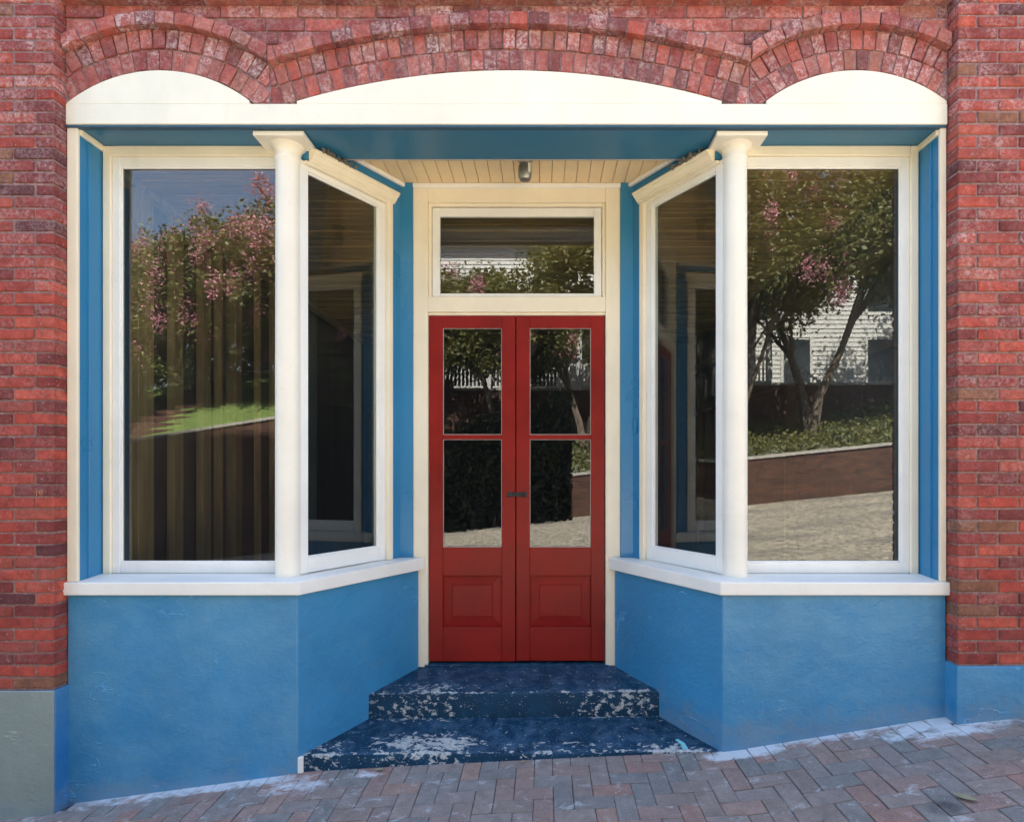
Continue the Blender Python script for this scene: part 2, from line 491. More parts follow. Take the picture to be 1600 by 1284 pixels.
def ground_mat():
    m, nt, b = mat('bank ground')
    p = world_pos(nt)
    f = noise(nt, p, 5, 7, 0.75)
    lawn = mix(nt, mrange(nt, f, 0.3, 0.7), (0.055, 0.095, 0.018), (0.115, 0.165, 0.036))
    cover = mix(nt, mrange(nt, f, 0.35, 0.65), (0.03, 0.045, 0.025), (0.17, 0.18, 0.13))
    x = sep(nt, p)[0]
    c = mix(nt, mrange(nt, x, -5.0, -3.5), lawn, cover)
    setc(nt, b, c)
    b.inputs['Roughness'].default_value = 0.95
    return m
M['bank'] = ground_mat()

def foliage(name, cols):
    m, nt, b = mat(name)
    p = world_pos(nt)
    f = noise(nt, p, 2.2, 5, 0.7)
    setc(nt, b, ramp(nt, f, cols))
    b.inputs['Roughness'].default_value = 0.55
    tr = nd(nt, 'ShaderNodeBsdfTranslucent')
    lk(nt, b.inputs['Base Color'].links[0].from_socket, tr.inputs[0])
    mx = nd(nt, 'ShaderNodeMixShader')
    mx.inputs[0].default_value = 0.35
    lk(nt, b.outputs[0], mx.inputs[1])
    lk(nt, tr.outputs[0], mx.inputs[2])
    lk(nt, mx.outputs[0], nt.nodes['Material Output'].inputs[0])
    return m
M['leaf'] = foliage('tree leaf', [(0.3, (0.075, 0.090, 0.022)), (0.5, (0.135, 0.140, 0.038)), (0.7, (0.21, 0.185, 0.062))])
M['blossom'] = foliage('pink blossom', [(0.3, (0.45, 0.17, 0.21)), (0.7, (0.68, 0.36, 0.40))])
M['hedge'] = foliage('dark hedge leaf', [(0.3, (0.004, 0.006, 0.003)), (0.7, (0.010, 0.013, 0.006))])  # near black, stands in for shade mirrored in the door glass
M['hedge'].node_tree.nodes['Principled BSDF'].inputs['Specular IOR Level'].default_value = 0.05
M['bark'] = plain('bark', (0.13, 0.10, 0.075), 0.9)
M['clap'] = plain('white clapboard', (0.52, 0.52, 0.50), 0.6)
M['roofing'] = plain('grey shingle', (0.09, 0.09, 0.095), 0.9)
M['darkpane'] = plain('dark window pane', (0.03, 0.035, 0.04), 0.1)

# ------------------------------------------------------------------ helpers: geometry
YK = 0.7333                                    # depth of the plan relative to the drawing it was set out from
YS = 1.0
def ident(a, b, c):
    return (a, b, c)

class MB:
    def __init__(self):
        self.v, self.f = [], []
    def add(self, vs, fs):
        n = len(self.v)
        self.v += [tuple(x) for x in vs]
        self.f += [tuple(i + n for i in q) for q in fs]
        return self
    def box(self, x0, x1, y0, y1, z0, z1, T=ident):
        vs = [T(x, y, z) for z in (z0, z1) for y in (y0, y1) for x in (x0, x1)]
        return self.add(vs, [(0, 2, 3, 1), (4, 5, 7, 6), (0, 1, 5, 4), (2, 6, 7, 3), (0, 4, 6, 2), (1, 3, 7, 5)])
    def prism(self, poly, lo, hi, T=ident):
        """poly in (a, b), swept in c from lo to hi; T(a, b, c) -> world; lo/hi may be functions of (a, b)"""
        n = len(poly)
        flo = lo if callable(lo) else (lambda a, b: lo)
        fhi = hi if callable(hi) else (lambda a, b: hi)
        vs = [T(a, b, flo(a, b)) for a, b in poly] + [T(a, b, fhi(a, b)) for a, b in poly]
        fs = [tuple(range(n))[::-1], tuple(range(n, 2 * n))]
        fs += [(i, (i + 1) % n, n + (i + 1) % n, n + i) for i in range(n)]
        return self.add(vs, fs)
    def tube(self, pts, rad, seg=8):
        base = len(self.v)
        pts = [Vector(p) for p in pts]
        vs = []
        for i, p in enumerate(pts):
            d = (pts[min(i + 1, len(pts) - 1)] - pts[max(i - 1, 0)]).normalized()
            a = d.cross(Vector((0.31, 0.2, 0.93)) if abs(d.z) < 0.9 else Vector((1, 0, 0))).normalized()
            b = d.cross(a)
            r = rad[i] if isinstance(rad, (list, tuple)) else rad
            for k in range(seg):
                t = 2 * math.pi * k / seg
                vs.append(p + a * math.cos(t) * r + b * math.sin(t) * r)
        fs = []
        for i in range(len(pts) - 1):
            for k in range(seg):
                fs.append((i * seg + k, i * seg + (k + 1) % seg, (i + 1) * seg + (k + 1) % seg, (i + 1) * seg + k))
        fs.append(tuple(range(seg))[::-1])
        fs.append(tuple((len(pts) - 1) * seg + k for k in range(seg)))
        return self.add(vs, fs)
    def lathe(self, prof, cx, cy, seg=28):
        vs, fs = [], []
        for r, z in prof:
            for k in range(seg):
                t = 2 * math.pi * k / seg
                vs.append((cx + r * math.cos(t), cy + r * math.sin(t) / YS, z))
        for i in range(len(prof) - 1):
            for k in range(seg):
                fs.append((i * seg + k, i * seg + (k + 1) % seg, (i + 1) * seg + (k + 1) % seg, (i + 1) * seg + k))
        fs.append(tuple(range(seg))[::-1])
        fs.append(tuple((len(prof) - 1) * seg + k for k in range(seg)))
        return self.add(vs, fs)
    def mesh(self, name, bevel=0.0, smooth=False, segs=1):
        me = bpy.data.meshes.new(name)
        bm = bmesh.new()
        vs = [bm.verts.new((p[0], p[1] * YS, p[2])) for p in self.v]
        for q in self.f:
            try:
                bm.faces.new([vs[i] for i in q])
            except ValueError:
                pass
        bmesh.ops.recalc_face_normals(bm, faces=bm.faces)
        if bevel:
            ed = [e for e in bm.edges if len(e.link_faces) == 2 and e.calc_face_angle(0) > 0.5]
            bmesh.ops.bevel(bm, geom=ed, offset=bevel, offset_type='OFFSET', segments=segs, profile=0.5, affect='EDGES', clamp_overlap=True)
        bm.to_mesh(me)
        bm.free()
        if smooth:
            me.shade_smooth()
            try:
                me.set_sharp_from_angle(angle=R(40))
            except Exception:
                pass
        return me
    def build(self, name, material, parent=None, bevel=0.0, smooth=False, segs=1):
        me = self.mesh(name, bevel, smooth, segs)
        return place(name, me, material, parent)

def place(name, me, material, parent=None, matrix=None):
    o = bpy.data.objects.new(name, me)
    if material is not None and not me.materials:
        me.materials.append(M[material])
    C.objects.link(o)
    adopt(o, parent)
    if matrix is not None:
        o.matrix_basis = matrix
    return o

BASE = {}
def adopt(o, parent):
    if parent is not None:
        o.parent = parent
        o.matrix_parent_inverse = Matrix.Translation(-Vector(BASE.get(parent.name, (0, 0, 0))))

def tag(o, label=None, cat=None, group=None, kind=None):
    if label: o['label'] = label
    if cat: o['category'] = cat
    if group: o['group'] = group
    if kind: o['kind'] = kind
    return o

def thing(name, loc, label, cat, group=None):
    o = bpy.data.objects.new(name, None)
    C.objects.link(o)
    o.empty_display_size = 0.1
    loc = (loc[0], loc[1] * YS, loc[2])
    o.location = loc
    BASE[o.name] = loc
    return tag(o, label, cat, group)

def box(*a, **k):
    return MB().box(*a, **k)

GS = 0.10                                      # the street climbs one in ten
_gx = [-6.0, -4.0, -2.52, -1.85, -1.19, -0.5, 0.4, 1.24, 1.85, 2.52, 4.0, 6.0]
_gv = [-0.59, -0.39, -0.240, -0.150, -0.062, -0.022, 0.022, 0.058, 0.155, 0.262, 0.42, 0.61]
def gz(x, y):
    """pavement height: it flattens in front of the steps and falls a little towards the kerb"""
    a = float(np.interp(x, _gx, _gv))
    w_ = min(1.0, max(0.0, (y + 2.4) / 1.3))
    return a * w_ + (0.0125 + GS * x) * (1 - w_) + (0.025 * (y + 0.9) if y < -0.9 else 0.0)
def gmat(x, y):
    e = 0.12
    sx = (gz(x + e, y) - gz(x - e, y)) / (2 * e)
    t_ = Vector((-sx, 0.0, 1)).normalized()
    b1 = Vector((1, 0, sx)).normalized()
    return Matrix((b1, t_.cross(b1), t_)).transposed().to_4x4()

# ------------------------------------------------------------------ ground, pavement, road
RX0, RX1 = -40.0, 40.0
def sheet(name, x0, x1, y0, y1, dz, material, nx=8):
    vs, fs = [], []
    for i in range(nx + 1):
        x = x0 + (x1 - x0) * i / nx
        vs += [(x, y0, 0.0125 + GS * x + dz), (x, y1, 0.0125 + GS * x + dz)]
    for i in range(nx):
        fs.append((2 * i, 2 * i + 2, 2 * i + 3, 2 * i + 1))
    return MB().add(vs, fs).build(name, material)

tag(sheet('ground', -60, 60, -70, 60, -0.45, 'dirt'), kind='structure')
rd = MB()
rys = [(-2.58, -0.15), (-3.2, -0.12), (-4.6, 0.03), (-7.0, 0.17), (-9.75, 0.28)]
rd.add([(x, y, 0.0125 + GS * x + d) for x in (RX0, -20, 0, 20, RX1) for (y, d) in rys],
       [(a * 5 + b, a * 5 + b + 1, a * 5 + b + 6, a * 5 + b + 5) for a in range(4) for b in range(4)])
tag(rd.build('road', 'road', None, 0, True), kind='structure')
kb = MB()
for i in range(-12, 12):
    x0, x1 = i * 1.5 + 0.006, i * 1.5 + 1.494
    kb.add([(x, y, 0.0125 + GS * x + z) for x in (x0, x1) for (y, z) in ((-2.58, -0.4), (-2.43, -0.4), (-2.43, -0.045), (-2.56, -0.045), (-2.58, -0.065))],
           [(0, 1, 2, 3, 4), (9, 8, 7, 6, 5), (0, 5, 6, 1), (1, 6, 7, 2), (2, 7, 8, 3), (3, 8, 9, 4), (4, 9, 5, 0)])
tag(kb.build('kerb', 'concrete'), kind='structure')

pv = MB()
pxs = [-8 + 0.25 * i for i in range(65)]
pys = [0.2, 0.0, -0.4, -0.8, -1.2, -1.6, -2.0, -2.43]
pv.add([(x, y, gz(x, min(y, 0)) - 0.010) for x in pxs for y in pys],
       [(a * 8 + b, a * 8 + b + 1, a * 8 + b + 9, a * 8 + b + 8) for a in range(64) for b in range(7)])
pavement = pv.build('pavement', 'dirt')
tag(pavement, 'sloping sidewalk of red and grey clay pavers laid in herringbone', kind='structure')

# herringbone pavers: one shared mesh
U = 0.1015
pm = []
for k in range(3):
    b_ = box(-0.1003, 0.1003, -0.0492, 0.0492, -0.045, 0.0)
    r2 = random.Random(40 + k)
    b_.v = [(x + r2.uniform(-.0015, .0015), y + r2.uniform(-.0015, .0015), z + (r2.uniform(-.002, .001) if z == 0 else 0)) for x, y, z in b_.v]
    me = b_.mesh('paver', 0.0028)
    me.materials.append(M['paver'])
    pm.append(me)
cells = []
OX, OY = -4.0, -2.40
for i in range(0, 80):
    for j in range(0, 26):
        k = (i - j) % 4
        if k == 0:
            cells.append((OX + (i + 1) * U, OY + (j + 0.5) * U, 0))
        elif k == 3:
            cells.append((OX + (i + 0.5) * U, OY + (j + 1) * U, 1))
def paver_ok(x, y, r):
    hy = 0.1 if r else 0.05
    hx = 0.05 if r else 0.1
    return y - hy < (0.004 if abs(x) < 2.50 else -0.100)
def in_view(x, y):
    d = y + 3.234
    if d < 0.3: return False
    px = 850 + 880 * (x - 0.215) / d
    py = 728 - 880 * (gz(x, y) - 1.70) / d
    return -40 < px < 1640 and py < 1330
near, rest = [], []
for c_ in cells:
    if paver_ok(*c_):
        (near if in_view(c_[0], c_[1]) else rest).append(c_)
near.sort(key=lambda c_: c_[1])
rest += near[300:]
near = near[:300]
def paver_matrix(x, y, r):
    a = rng.uniform(-0.012, 0.012) + (math.pi / 2 if r else 0) + (math.pi if rng.random() < 0.5 else 0)
    return Matrix.Translation((x, y, gz(x, min(y, 0)) + rng.uniform(-0.0022, 0.0022))) @ gmat(x, y) @ Matrix.Rotation(a, 4, 'Z') @ \
        Matrix.Rotation(rng.uniform(-.012, .012), 4, 'X') @ Matrix.Rotation(rng.uniform(-.008, .008), 4, 'Y')
for c_ in near:
    x, y, r_ = c_
    lim = 0.014 if abs(x) < 2.50 else -0.088
    hy = 0.1003 if r_ else 0.0492
    if y + hy > lim:                                    # cut to the foot of the wall
        cut = (lim - (y - hy))
        hx = 0.0492 if r_ else 0.1003
        me = box(-hx, hx, -cut / 2, cut / 2, -0.045, 0.0).mesh('paver', 0.0028)
        yc = y - hy + cut / 2
        place('paver', me, 'paver', pavement, Matrix.Translation((x, yc, gz(x, min(yc, 0)))) @ gmat(x, yc))
        continue
    place('paver', rng.choice(pm), None, pavement, paver_matrix(*c_))
rb = MB()
for c_ in rest:
    mm = paver_matrix(*c_)
    rb.box(-0.1, 0.1, -0.0485, 0.0485, -0.03, 0.0, T=lambda a, b, c, mm=mm: tuple(mm @ Vector((a, b, c))))
tag(rb.build('distant_pavers', 'paver', pavement), kind='stuff')

# ------------------------------------------------------------------ bricks
def jitter_brick(lx, ly, lz, seed, n=1):
    """box centred on its own middle with worn, uneven edges"""
    r2 = random.Random(seed)
    b_ = box(-lx / 2, lx / 2, -ly / 2, ly / 2, -lz / 2, lz / 2)
    b_.v = [(x + r2.uniform(-.002, .002), y + r2.uniform(-.002, .0015), z + r2.uniform(-.002, .002)) for x, y, z in b_.v]
    return b_.mesh('brick', r2.uniform(0.0035, 0.0065))

CH, J = 0.0672, 0.0105
variants = {}
def brick_mesh(lx, ly, material):
    key = (round(lx, 3), round(ly, 3), material)
    if key not in variants:
        variants[key] = []
        for k in range(5):
            me = jitter_brick(lx, ly, CH - J, hash(key[:2]) % 1000 + k * 13 + 1)
            me.materials.append(M[material])
            variants[key].append(me)
    return rng.choice(variants[key])

def put_brick(x0, x1, y0, z, depth, parent, material='brick', name='brick'):
    me = brick_mesh(x1 - x0, depth, material)
    fl = rng.random() < 0.5
    mm = Matrix.Translation(((x0 + x1) / 2 + rng.uniform(-.001, .001), y0 + depth / 2 + rng.uniform(-.002, .002), z + CH / 2 + rng.uniform(-.0012, .0012)))
    mm = mm @ Matrix.Rotation(rng.uniform(-.010, .010), 4, 'Y') @ Matrix.Rotation(rng.uniform(-.006, .006), 4, 'Z')
    return place(name, me, None, parent, mm)

STR, HED = 0.232, 0.113
def pier(side, xin, zbase, ztop, xend, label):
    """side -1: pier on the left of the shopfront (its inner corner faces right)"""
    t = thing('brick_pier', (xin + side * 0.35, 0.05, zbase - 0.9), label, 'pier', 'brick piers beside the shopfront')
    q = xin + side * 0.007
    e = xin + side * 0.62
    MB().box(min(q, e), max(q, e), -0.081, 0.20, zbase - 0.02, 5.1).build('mortar', 'mortar', t)
    k = 0
    z = zbase + 0.004
    while z < ztop:
        if k % 2 == 0:                      # stretcher to the corner
            widths, dep0 = [STR - J, STR - J, HED], 0.113
        else:                               # header at the corner, its long side down the return
            widths, dep0 = [HED - J, STR - J, STR - J], 0.225
        a = xin
        for n_, wd in enumerate(widths):
            b_ = a + side * wd
            dep = dep0 if n_ == 0 else 0.10
            wd2 = 0.0
            put_brick(min(a, b_), max(a, b_), -0.088, z, dep, t)
            a = b_ + side * J
        if k % 2 == 0:                      # the closer behind the corner stretcher on the return
            put_brick(min(xin, xin + side * 0.10), max(xin, xin + side * 0.10), -0.088 + 0.113 + J, z, 0.10, t)
        k += 1
        z += CH
    return t

pier_l = pier(-1, -2.524, 0.449, 4.42, -3.2, 'red brick pier standing on a grey-green painted plinth')
pier_r = pier(1, 2.528, 0.585, 4.42, 3.2, 'red brick pier standing on a blue painted plinth')
# chalked number on the left pier
m_ = MB()
yc_ = -0.0925
m_.tube([(-2.6145, yc_, 1.565), (-2.6150, yc_, 1.548), (-2.6165, yc_, 1.533)], 0.0013, 5)
for (cx_, cz_, rx_, rz_) in ((-2.5935, 1.5580, 0.0085, 0.0065), (-2.5895, 1.5470, 0.0085, 0.0065)):
    m_.tube([(cx_ + rx_ * math.cos(a * math.pi / 6), yc_, cz_ + rz_ * math.sin(a * math.pi / 6)) for a in range(13)], 0.0012, 5)
M['chalk'] = plain('orange chalk', (0.62, 0.30, 0.14), 0.9)
m_.build('chalk_mark', 'chalk', pier_l)['label'] = 'number 18 scratched in pale chalk on a brick'
# painted plinths
MB().prism([(-3.14, -0.098), (-2.516, -0.098), (-2.516, -0.090), (-3.14, -0.090)], -0.8, 0.447).build('plinth', 'stucco_grey', pier_l, 0.003)['label'] = 'grey-green painted plinth face'
MB().prism([(-3.14, -0.0905), (-2.5135, -0.0905), (-2.5135, 0.02), (-3.14, 0.02)], -0.8, lambda a, b: 0.447 if a > -3 else 0.440).build('plinth_return', 'stucco_deep', pier_l, 0.003)['label'] = 'blue painted plinth return'
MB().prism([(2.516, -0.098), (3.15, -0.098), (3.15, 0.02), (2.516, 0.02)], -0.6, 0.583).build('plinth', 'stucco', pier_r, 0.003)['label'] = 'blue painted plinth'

# ------------------------------------------------------------------ wall with three arches
WY = -0.012                                  # face of the arch rings
ZT, SPR = 3.964, 3.773                       # crown and springing of the cream tympana
R1, R2 = 0.850, 4.305
ARCH = [(-1.985, R1, -2.519, -1.352), (0.016, R2, -1.352, 1.390), (2.003, R1, 1.390, 2.523)]
wall = thing('brick_wall', (0, 0.15, 3.65), 'red brick wall with three arches over the cream fascia', 'wall')

def arc_low(x, extra):
    """height of an arch line, extra metres outside the intrados, over x"""
    best = -9
    for cx, r, a, b in ARCH:
        if a <= x <= b:
            q = (r + extra) ** 2 - (x - cx) ** 2
            if q > 0:
                best = max(best, ZT - r + math.sqrt(q))
    return best

# mortar body with arched underside
xs = np.linspace(-2.535, 2.539, 120)
poly = [(float(x), max(SPR, arc_low(min(max(x, -2.519), 2.523), 0.004))) for x in xs]
poly = poly + [(2.539, 4.42), (-2.535, 4.42)]
mb = MB()
n_ = len(xs)
for i in range(n_ - 1):
    (xa, za), (xb, zb) = poly[i], poly[i + 1]
    mb.add([(xa, WY + 0.008, za), (xb, WY + 0.008, zb), (xb, WY + 0.008, 4.42), (xa, WY + 0.008, 4.42), (xa, 0.20, za), (xb, 0.20, zb), (xb, 0.20, 4.42), (xa, 0.20, 4.42)],
           [(0, 1, 2, 3), (5, 4, 7, 6), (0, 4, 5, 1)])
mb.build('mortar', 'mortar', wall)

def clip(poly, a, b, c):
    """keep a*x + b*z >= c"""
    out = []
    for i in range(len(poly)):
        p, q = poly[i], poly[(i + 1) % len(poly)]
        dp, dq = a * p[0] + b * p[1] - c, a * q[0] + b * q[1] - c
        if dp >= 0:
            out.append(p)
        if (dp >= 0) != (dq >= 0):
            t = dp / (dp - dq)
            out.append((p[0] + (q[0] - p[0]) * t, p[1] + (q[1] - p[1]) * t))
    return out

def area(p):
    return abs(sum(p[i][0] * p[(i + 1) % len(p)][1] - p[(i + 1) % len(p)][0] * p[i][1] for i in range(len(p)))) / 2

def face_brick(name, poly, y0, y1, bev=0.0020):
    """a brick from its outline on the wall face"""
    if len(poly) < 3 or area(poly) < 4e-4:
        return None
    cx = sum(p[0] for p in poly) / len(poly)
    cz = sum(p[1] for p in poly) / len(poly)
    me = MB().prism([(a - cx, b - cz) for a, b in poly], y0, y1, T=lambda a, b, c: (a, c, b)).mesh('brick', bev * rng.uniform(0.8, 1.7))
    me.materials.append(M['brick_arch'])
    mm = Matrix.Translation((cx, rng.uniform(-.003, .003), cz)) @ Matrix.Rotation(rng.uniform(-.008, .008), 4, 'Y')
    return place(name, me, None, wall, mm)

for cx, r, xa, xb in ARCH:
    cz = ZT - r
    for ring, (ra, rb_, wdt, y0, nm, gap) in enumerate(((0.004, 0.112, 0.0735, WY, 'arch_brick', 0.008), (0.120, 0.228, 0.0735, WY - 0.004, 'arch_brick', 0.008),
                                                (0.234, 0.304, 0.112, WY - 0.044, 'hood_brick', 0.008))):
        rm = r + (ra + rb_) / 2
        da = wdt / rm
        half = min(1.45, math.asin(min(0.98, (max(cx - xa, xb - cx) + 0.10) / (r + ra))) + 0.12)
        n2 = int(half / da) + 1
        off = 0.5 if ring % 2 else 0.0
        for k in range(-n2, n2 + 1):
            a0 = (k + off) * da + gap / 2 / rm
            a1 = (k + 1 + off) * da - gap / 2 / rm
            j0, j1 = rng.uniform(-.002, .002), rng.uniform(-.003, .003)
            am = (a0 + a1) / 2
            ins = [(r + ra + j0, t) for t in (a0, am, a1)]
            outs = [(r + rb_ + j1, t) for t in (a1, am, a0)]
            pl = [(cx + q * math.sin(t), cz + q * math.cos(t)) for q, t in ins + outs]
            pl = clip(pl, 1, 0, xa + 0.004)
            if len(pl) > 2: pl = clip(pl, -1, 0, -(xb - 0.004))
            if len(pl) > 2: pl = clip(pl, 0, 1, SPR + 0.003)
            face_brick(nm, pl, y0 + rng.uniform(-.003, .003), 0.09)

for cx, r, xa, xb in ARCH:
    cz = ZT - r
    m_ = MB()
    xs2 = np.linspace(xa + 0.004, xb - 0.004, 41)
    f_ = lambda x, e: cz + math.sqrt((r + e) ** 2 - (x - cx) ** 2)
    for i in range(40):
        x0_, x1_ = float(xs2[i]), float(xs2[i + 1])
        m_.add([(x0_, WY - 0.034, f_(x0_, 0.239)), (x1_, WY - 0.034, f_(x1_, 0.239)), (x1_, WY - 0.034, f_(x1_, 0.299)), (x0_, WY - 0.034, f_(x0_, 0.299)),
                (x0_, 0.0, f_(x0_, 0.239)), (x1_, 0.0, f_(x1_, 0.239)), (x1_, 0.0, f_(x1_, 0.299)), (x0_, 0.0, f_(x0_, 0.299))],
               [(0, 1, 2, 3), (0, 4, 5, 1), (3, 2, 6, 7)])
    m_.build('mortar', 'mortar', wall)
WCH = 0.0755
z0 = 4.335 - WCH * 5
for k in range(5):
    za, zb = z0 + k * WCH + 0.005, z0 + (k + 1) * WCH - 0.004
    x = -2.519 - (0.12 if k % 2 else 0.0) + (0.05 if k == 3 else 0)
    while x < 2.52:
        wd = 0.222 if rng.random() < 0.9 else 0.108
        a, b = max(x, -2.519), min(x + wd - 0.009, 2.523)
        x += wd
        if b - a < 0.03: continue
        pts = []
        for q in np.linspace(a, b, 9):
            lo = max(za, arc_low(min(max(q, -2.518), 2.522), 0.311))
            pts.append((float(q), lo))
        pts = [p for p in pts if p[1] < zb - 0.006]
        if len(pts) < 2: continue
        if abs(pts[-1][1] - pts[0][1]) < 1e-5 and all(abs(p[1] - pts[0][1]) < 1e-5 for p in pts):
            pts = [pts[0], pts[-1]]
        pl = pts + [(pts[-1][0], zb), (pts[0][0], zb)]
        face_brick('brick', pl, WY + rng.uniform(-.004, .002), 0.09)
# projecting course above (only its lowest row shows)
MB().box(-2.53, 2.535, -0.052, 0.2, 4.339, 4.43).build('mortar', 'mortar', wall)
x = -2.60
while x < 2.52:
    a, b = max(x, -2.519), min(x + 0.213, 2.523)
    face_brick('brick', [(a, 4.337), (b, 4.337), (b, 4.404), (a, 4.404)], -0.060 + rng.uniform(-.003, .003), 0.05)
    x += 0.222
MB().box(-3.14, 3.14, -0.05, 0.28, 4.431, 5.1).build('parapet', 'brick_near', wall)

# ------------------------------------------------------------------ shopfront
YS = YK
CB = 0.02                                     # middle of the entrance bay
KX, DX, DY = 1.222, 0.70, 1.07                # kink and inner end of the stall riser
LN = math.hypot(KX - DX, DY)
ux, uy = (DX - KX) / LN, DY / LN
nx_, ny_ = uy, -ux
shop = thing('shopfront', (0, 0.6, 0.0), 'blue and cream timber shopfront with red double door in a recessed entrance', 'shopfront')

def bay(s):
    """local (t along the splayed side from the kink, n into the shop, z) -> world"""
    return lambda t, n, z: (CB + s * (KX + ux * t + nx_ * n), uy * t + ny_ * n, z)

def off(n):
    """kink and end of the side line, moved n metres into the shop, front line moved by n as well"""
    # front line y = n ; side line through kink shifted by n
    t = (n - ny_ * n) / uy
    return (KX + ux * t + nx_ * n, n)
def end(n, yy):
    t = (yy - ny_ * n) / uy
    return (KX + ux * t + nx_ * n, yy)

OPEN = {-1: -2.5215, 1: 2.5235}
JAMB = {-1: -2.462, 1: 2.488}
def W(s, x):                                  # bay coordinate -> world x
    return CB + s * x

for s in (-1, 1):
    T = bay(s)
    ox, jx = OPEN[s], JAMB[s]
    oxb = abs(ox - CB) - 0.001
    jxb = abs(jx - CB)
    TT = lambda a, b, c, s=s: (CB + s * a, b, c)
    # stall riser
    k0, k1, e0, e1 = (KX, 0.0), off(0.20), (DX, DY + 0.006), end(0.20, 1.085)
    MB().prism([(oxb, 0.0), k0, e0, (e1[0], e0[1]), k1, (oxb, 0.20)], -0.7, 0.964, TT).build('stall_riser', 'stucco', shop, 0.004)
    # sill
    k0, k1, e0, e1 = off(-0.032), off(0.26), end(-0.032, DY + 0.012), end(0.26, DY + 0.012)
    top = lambda a, b: 1.036 + 0.012 * min(1, max(0, (b if a > KX else b * 0.4 + 0.1)) / 0.26)
    MB().prism([(oxb + 0.012, -0.032), k0, e0, e1, k1, (oxb, 0.26)], 0.962, top, TT).build('sill', 'sill', shop, 0.007, segs=2)
    # front trim strip and blue jamb
    x0, x1 = sorted((ox, jx))
    MB().box(x0 + (0.001 if s > 0 else 0.0), x1, -0.006, 0.022, 1.038, 3.640).build('trim_strip', 'cream', shop, 0.003)
    a, b = (jx - s * 0.0, jx + s * 0.05)
    jm = MB().box(min(jx + s * 0.004, b), max(jx + s * 0.004, b), 0.0225, 0.30, 1.040, 3.640)
    jb = jm.build('jamb', 'blue', shop)
    MB().box(min(jx - s * 0.006, jx + s * 0.006), max(jx - s * 0.006, jx + s * 0.006), 0.10, 0.108, 1.044, 3.60).build('bead', 'blue', jb, 0.002)
    MB().box(min(jx - s * 0.012, jx + s * 0.02), max(jx - s * 0.012, jx + s * 0.02), 0.018, 0.262, 3.606, 3.641).build('jamb_head', 'cream', shop, 0.004)
    # ---- front display window: sash frame, casing, pane
    c0 = jx + s * -0.0                          # outer edge at the jamb
    inn = W(s, 1.375)                           # inner edge behind the column
    def bx(m_, xa, xb_, *r):
        m_.box(min(xa, xb_), max(xa, xb_), *r)
    sash = MB()
    zb0, zb1, zt0, zt1 = 1.046, 1.114, 3.521, 3.580
    bx(sash, jx - s * 0.050, jx - s * 0.098, 0.262, 0.315, zb0, zt1)
    bx(sash, inn + s * 0.045, inn - s * 0.03, 0.262, 0.315, zb0, zt1)
    bx(sash, jx - s * 0.098, inn + s * 0.045, 0.263, 0.314, zb0, zb1)
    bx(sash, jx - s * 0.098, inn + s * 0.045, 0.263, 0.314, zt0, zt1)
    so = sash.build('window', 'white', shop, 0.005, segs=2)
    so['label'] = 'large front display window beside the column'
    cs = MB()
    bx(cs, jx - s * 0.001, jx - s * 0.050, 0.243, 0.312, 1.047, 3.641)
    bx(cs, jx - s * 0.050, inn - s * 0.03, 0.243, 0.312, 3.580, 3.641)
    cs.build('casing', 'cream', so, 0.006, segs=2)
    gl = MB()
    bx(gl, jx - s * 0.090, inn + s * 0.040, 0.286, 0.291, zb1 - 0.010, zt0 + 0.010)
    gl.build('pane', 'glass', so)
    bd = MB()                                   # glazing bead, a thin step round the glass
    for (xa, xb_, za, zb_) in ((jx - s * 0.096, jx - s * 0.108, zb1, zt0), (inn + s * 0.05, inn + s * 0.035, zb1, zt0),
                              (jx - s * 0.108, inn + s * 0.05, zb1 - 0.004, zb1 + 0.009), (jx - s * 0.108, inn + s * 0.05, zt0 - 0.009, zt0 + 0.004)):
        bx(bd, xa, xb_, 0.272, 0.2855, za, zb_)
    bd.build('glazing_bead', 'white', so, 0.003)
    # ---- corner post behind the column, and the column
    MB().prism([(1.40, 0.262), (1.335, 0.262), (1.290, 0.335), (1.335, 0.42), (1.43, 0.40)], 1.046, 3.66, TT).build('corner_post', 'white', shop, 0.004)
    cx, cy, r = W(s, 1.340), 0.20, 0.0725
    col = MB().lathe([(r * 1.02, 1.030), (r * 1.02, 1.052), (r, 1.060), (r * 0.995, 2.2), (r * 0.965, 3.45), (r * 0.965, 3.500), (r * 1.05, 3.520), (r * 1.07, 3.532),
                      (r * 0.97, 3.546), (r * 0.98, 3.566), (r * 1.10, 3.590), (r * 1.34, 3.604), (r * 1.36, 3.612)], cx, cy, 40).build('column', 'column', shop, 0, True)
    MB().box(cx - 0.147, cx + 0.147, 0.022, 0.365, 3.607, 3.634).build('capital', 'column', col, 0.003)
    # ---- splayed side: blue wall round the side window
    NW = 0.115
    th = 0.10
    tw0, tw1 = 0.205, 0.985
    tend = (DY + 0.012 - ny_ * NW) / uy
    side = MB()
    side.box(tw1, tend, NW, NW + th, 1.048, 3.72, T)
    side.box(tw0 + 0.01, tw1, NW + 0.001, NW + th - 0.001, 3.56, 3.72, T)
    xe = KX + ux * tend + nx_ * NW
    sb = side.build('side_wall', 'blue', shop)
    MB().box(0.741, xe + 0.02, DY - 0.004, DY + 0.10, 1.048, 3.72, TT).build('side_wall_return', 'blue', shop, 0.003)
    sash = MB()
    a0, a1, b0, b1, c0_, c1 = 0.150, 0.232, 0.918, 0.985, 1.143, 3.492
    sash.box(a0, a1, 0.132, 0.185, 1.048, 3.545, T)
    sash.box(b0, b1, 0.132, 0.185, 1.048, 3.545, T)
    sash.box(a1, b0, 0.133, 0.184, 1.050, c0_, T)
    sash.box(a1, b0, 0.133, 0.184, c1, 3.545, T)
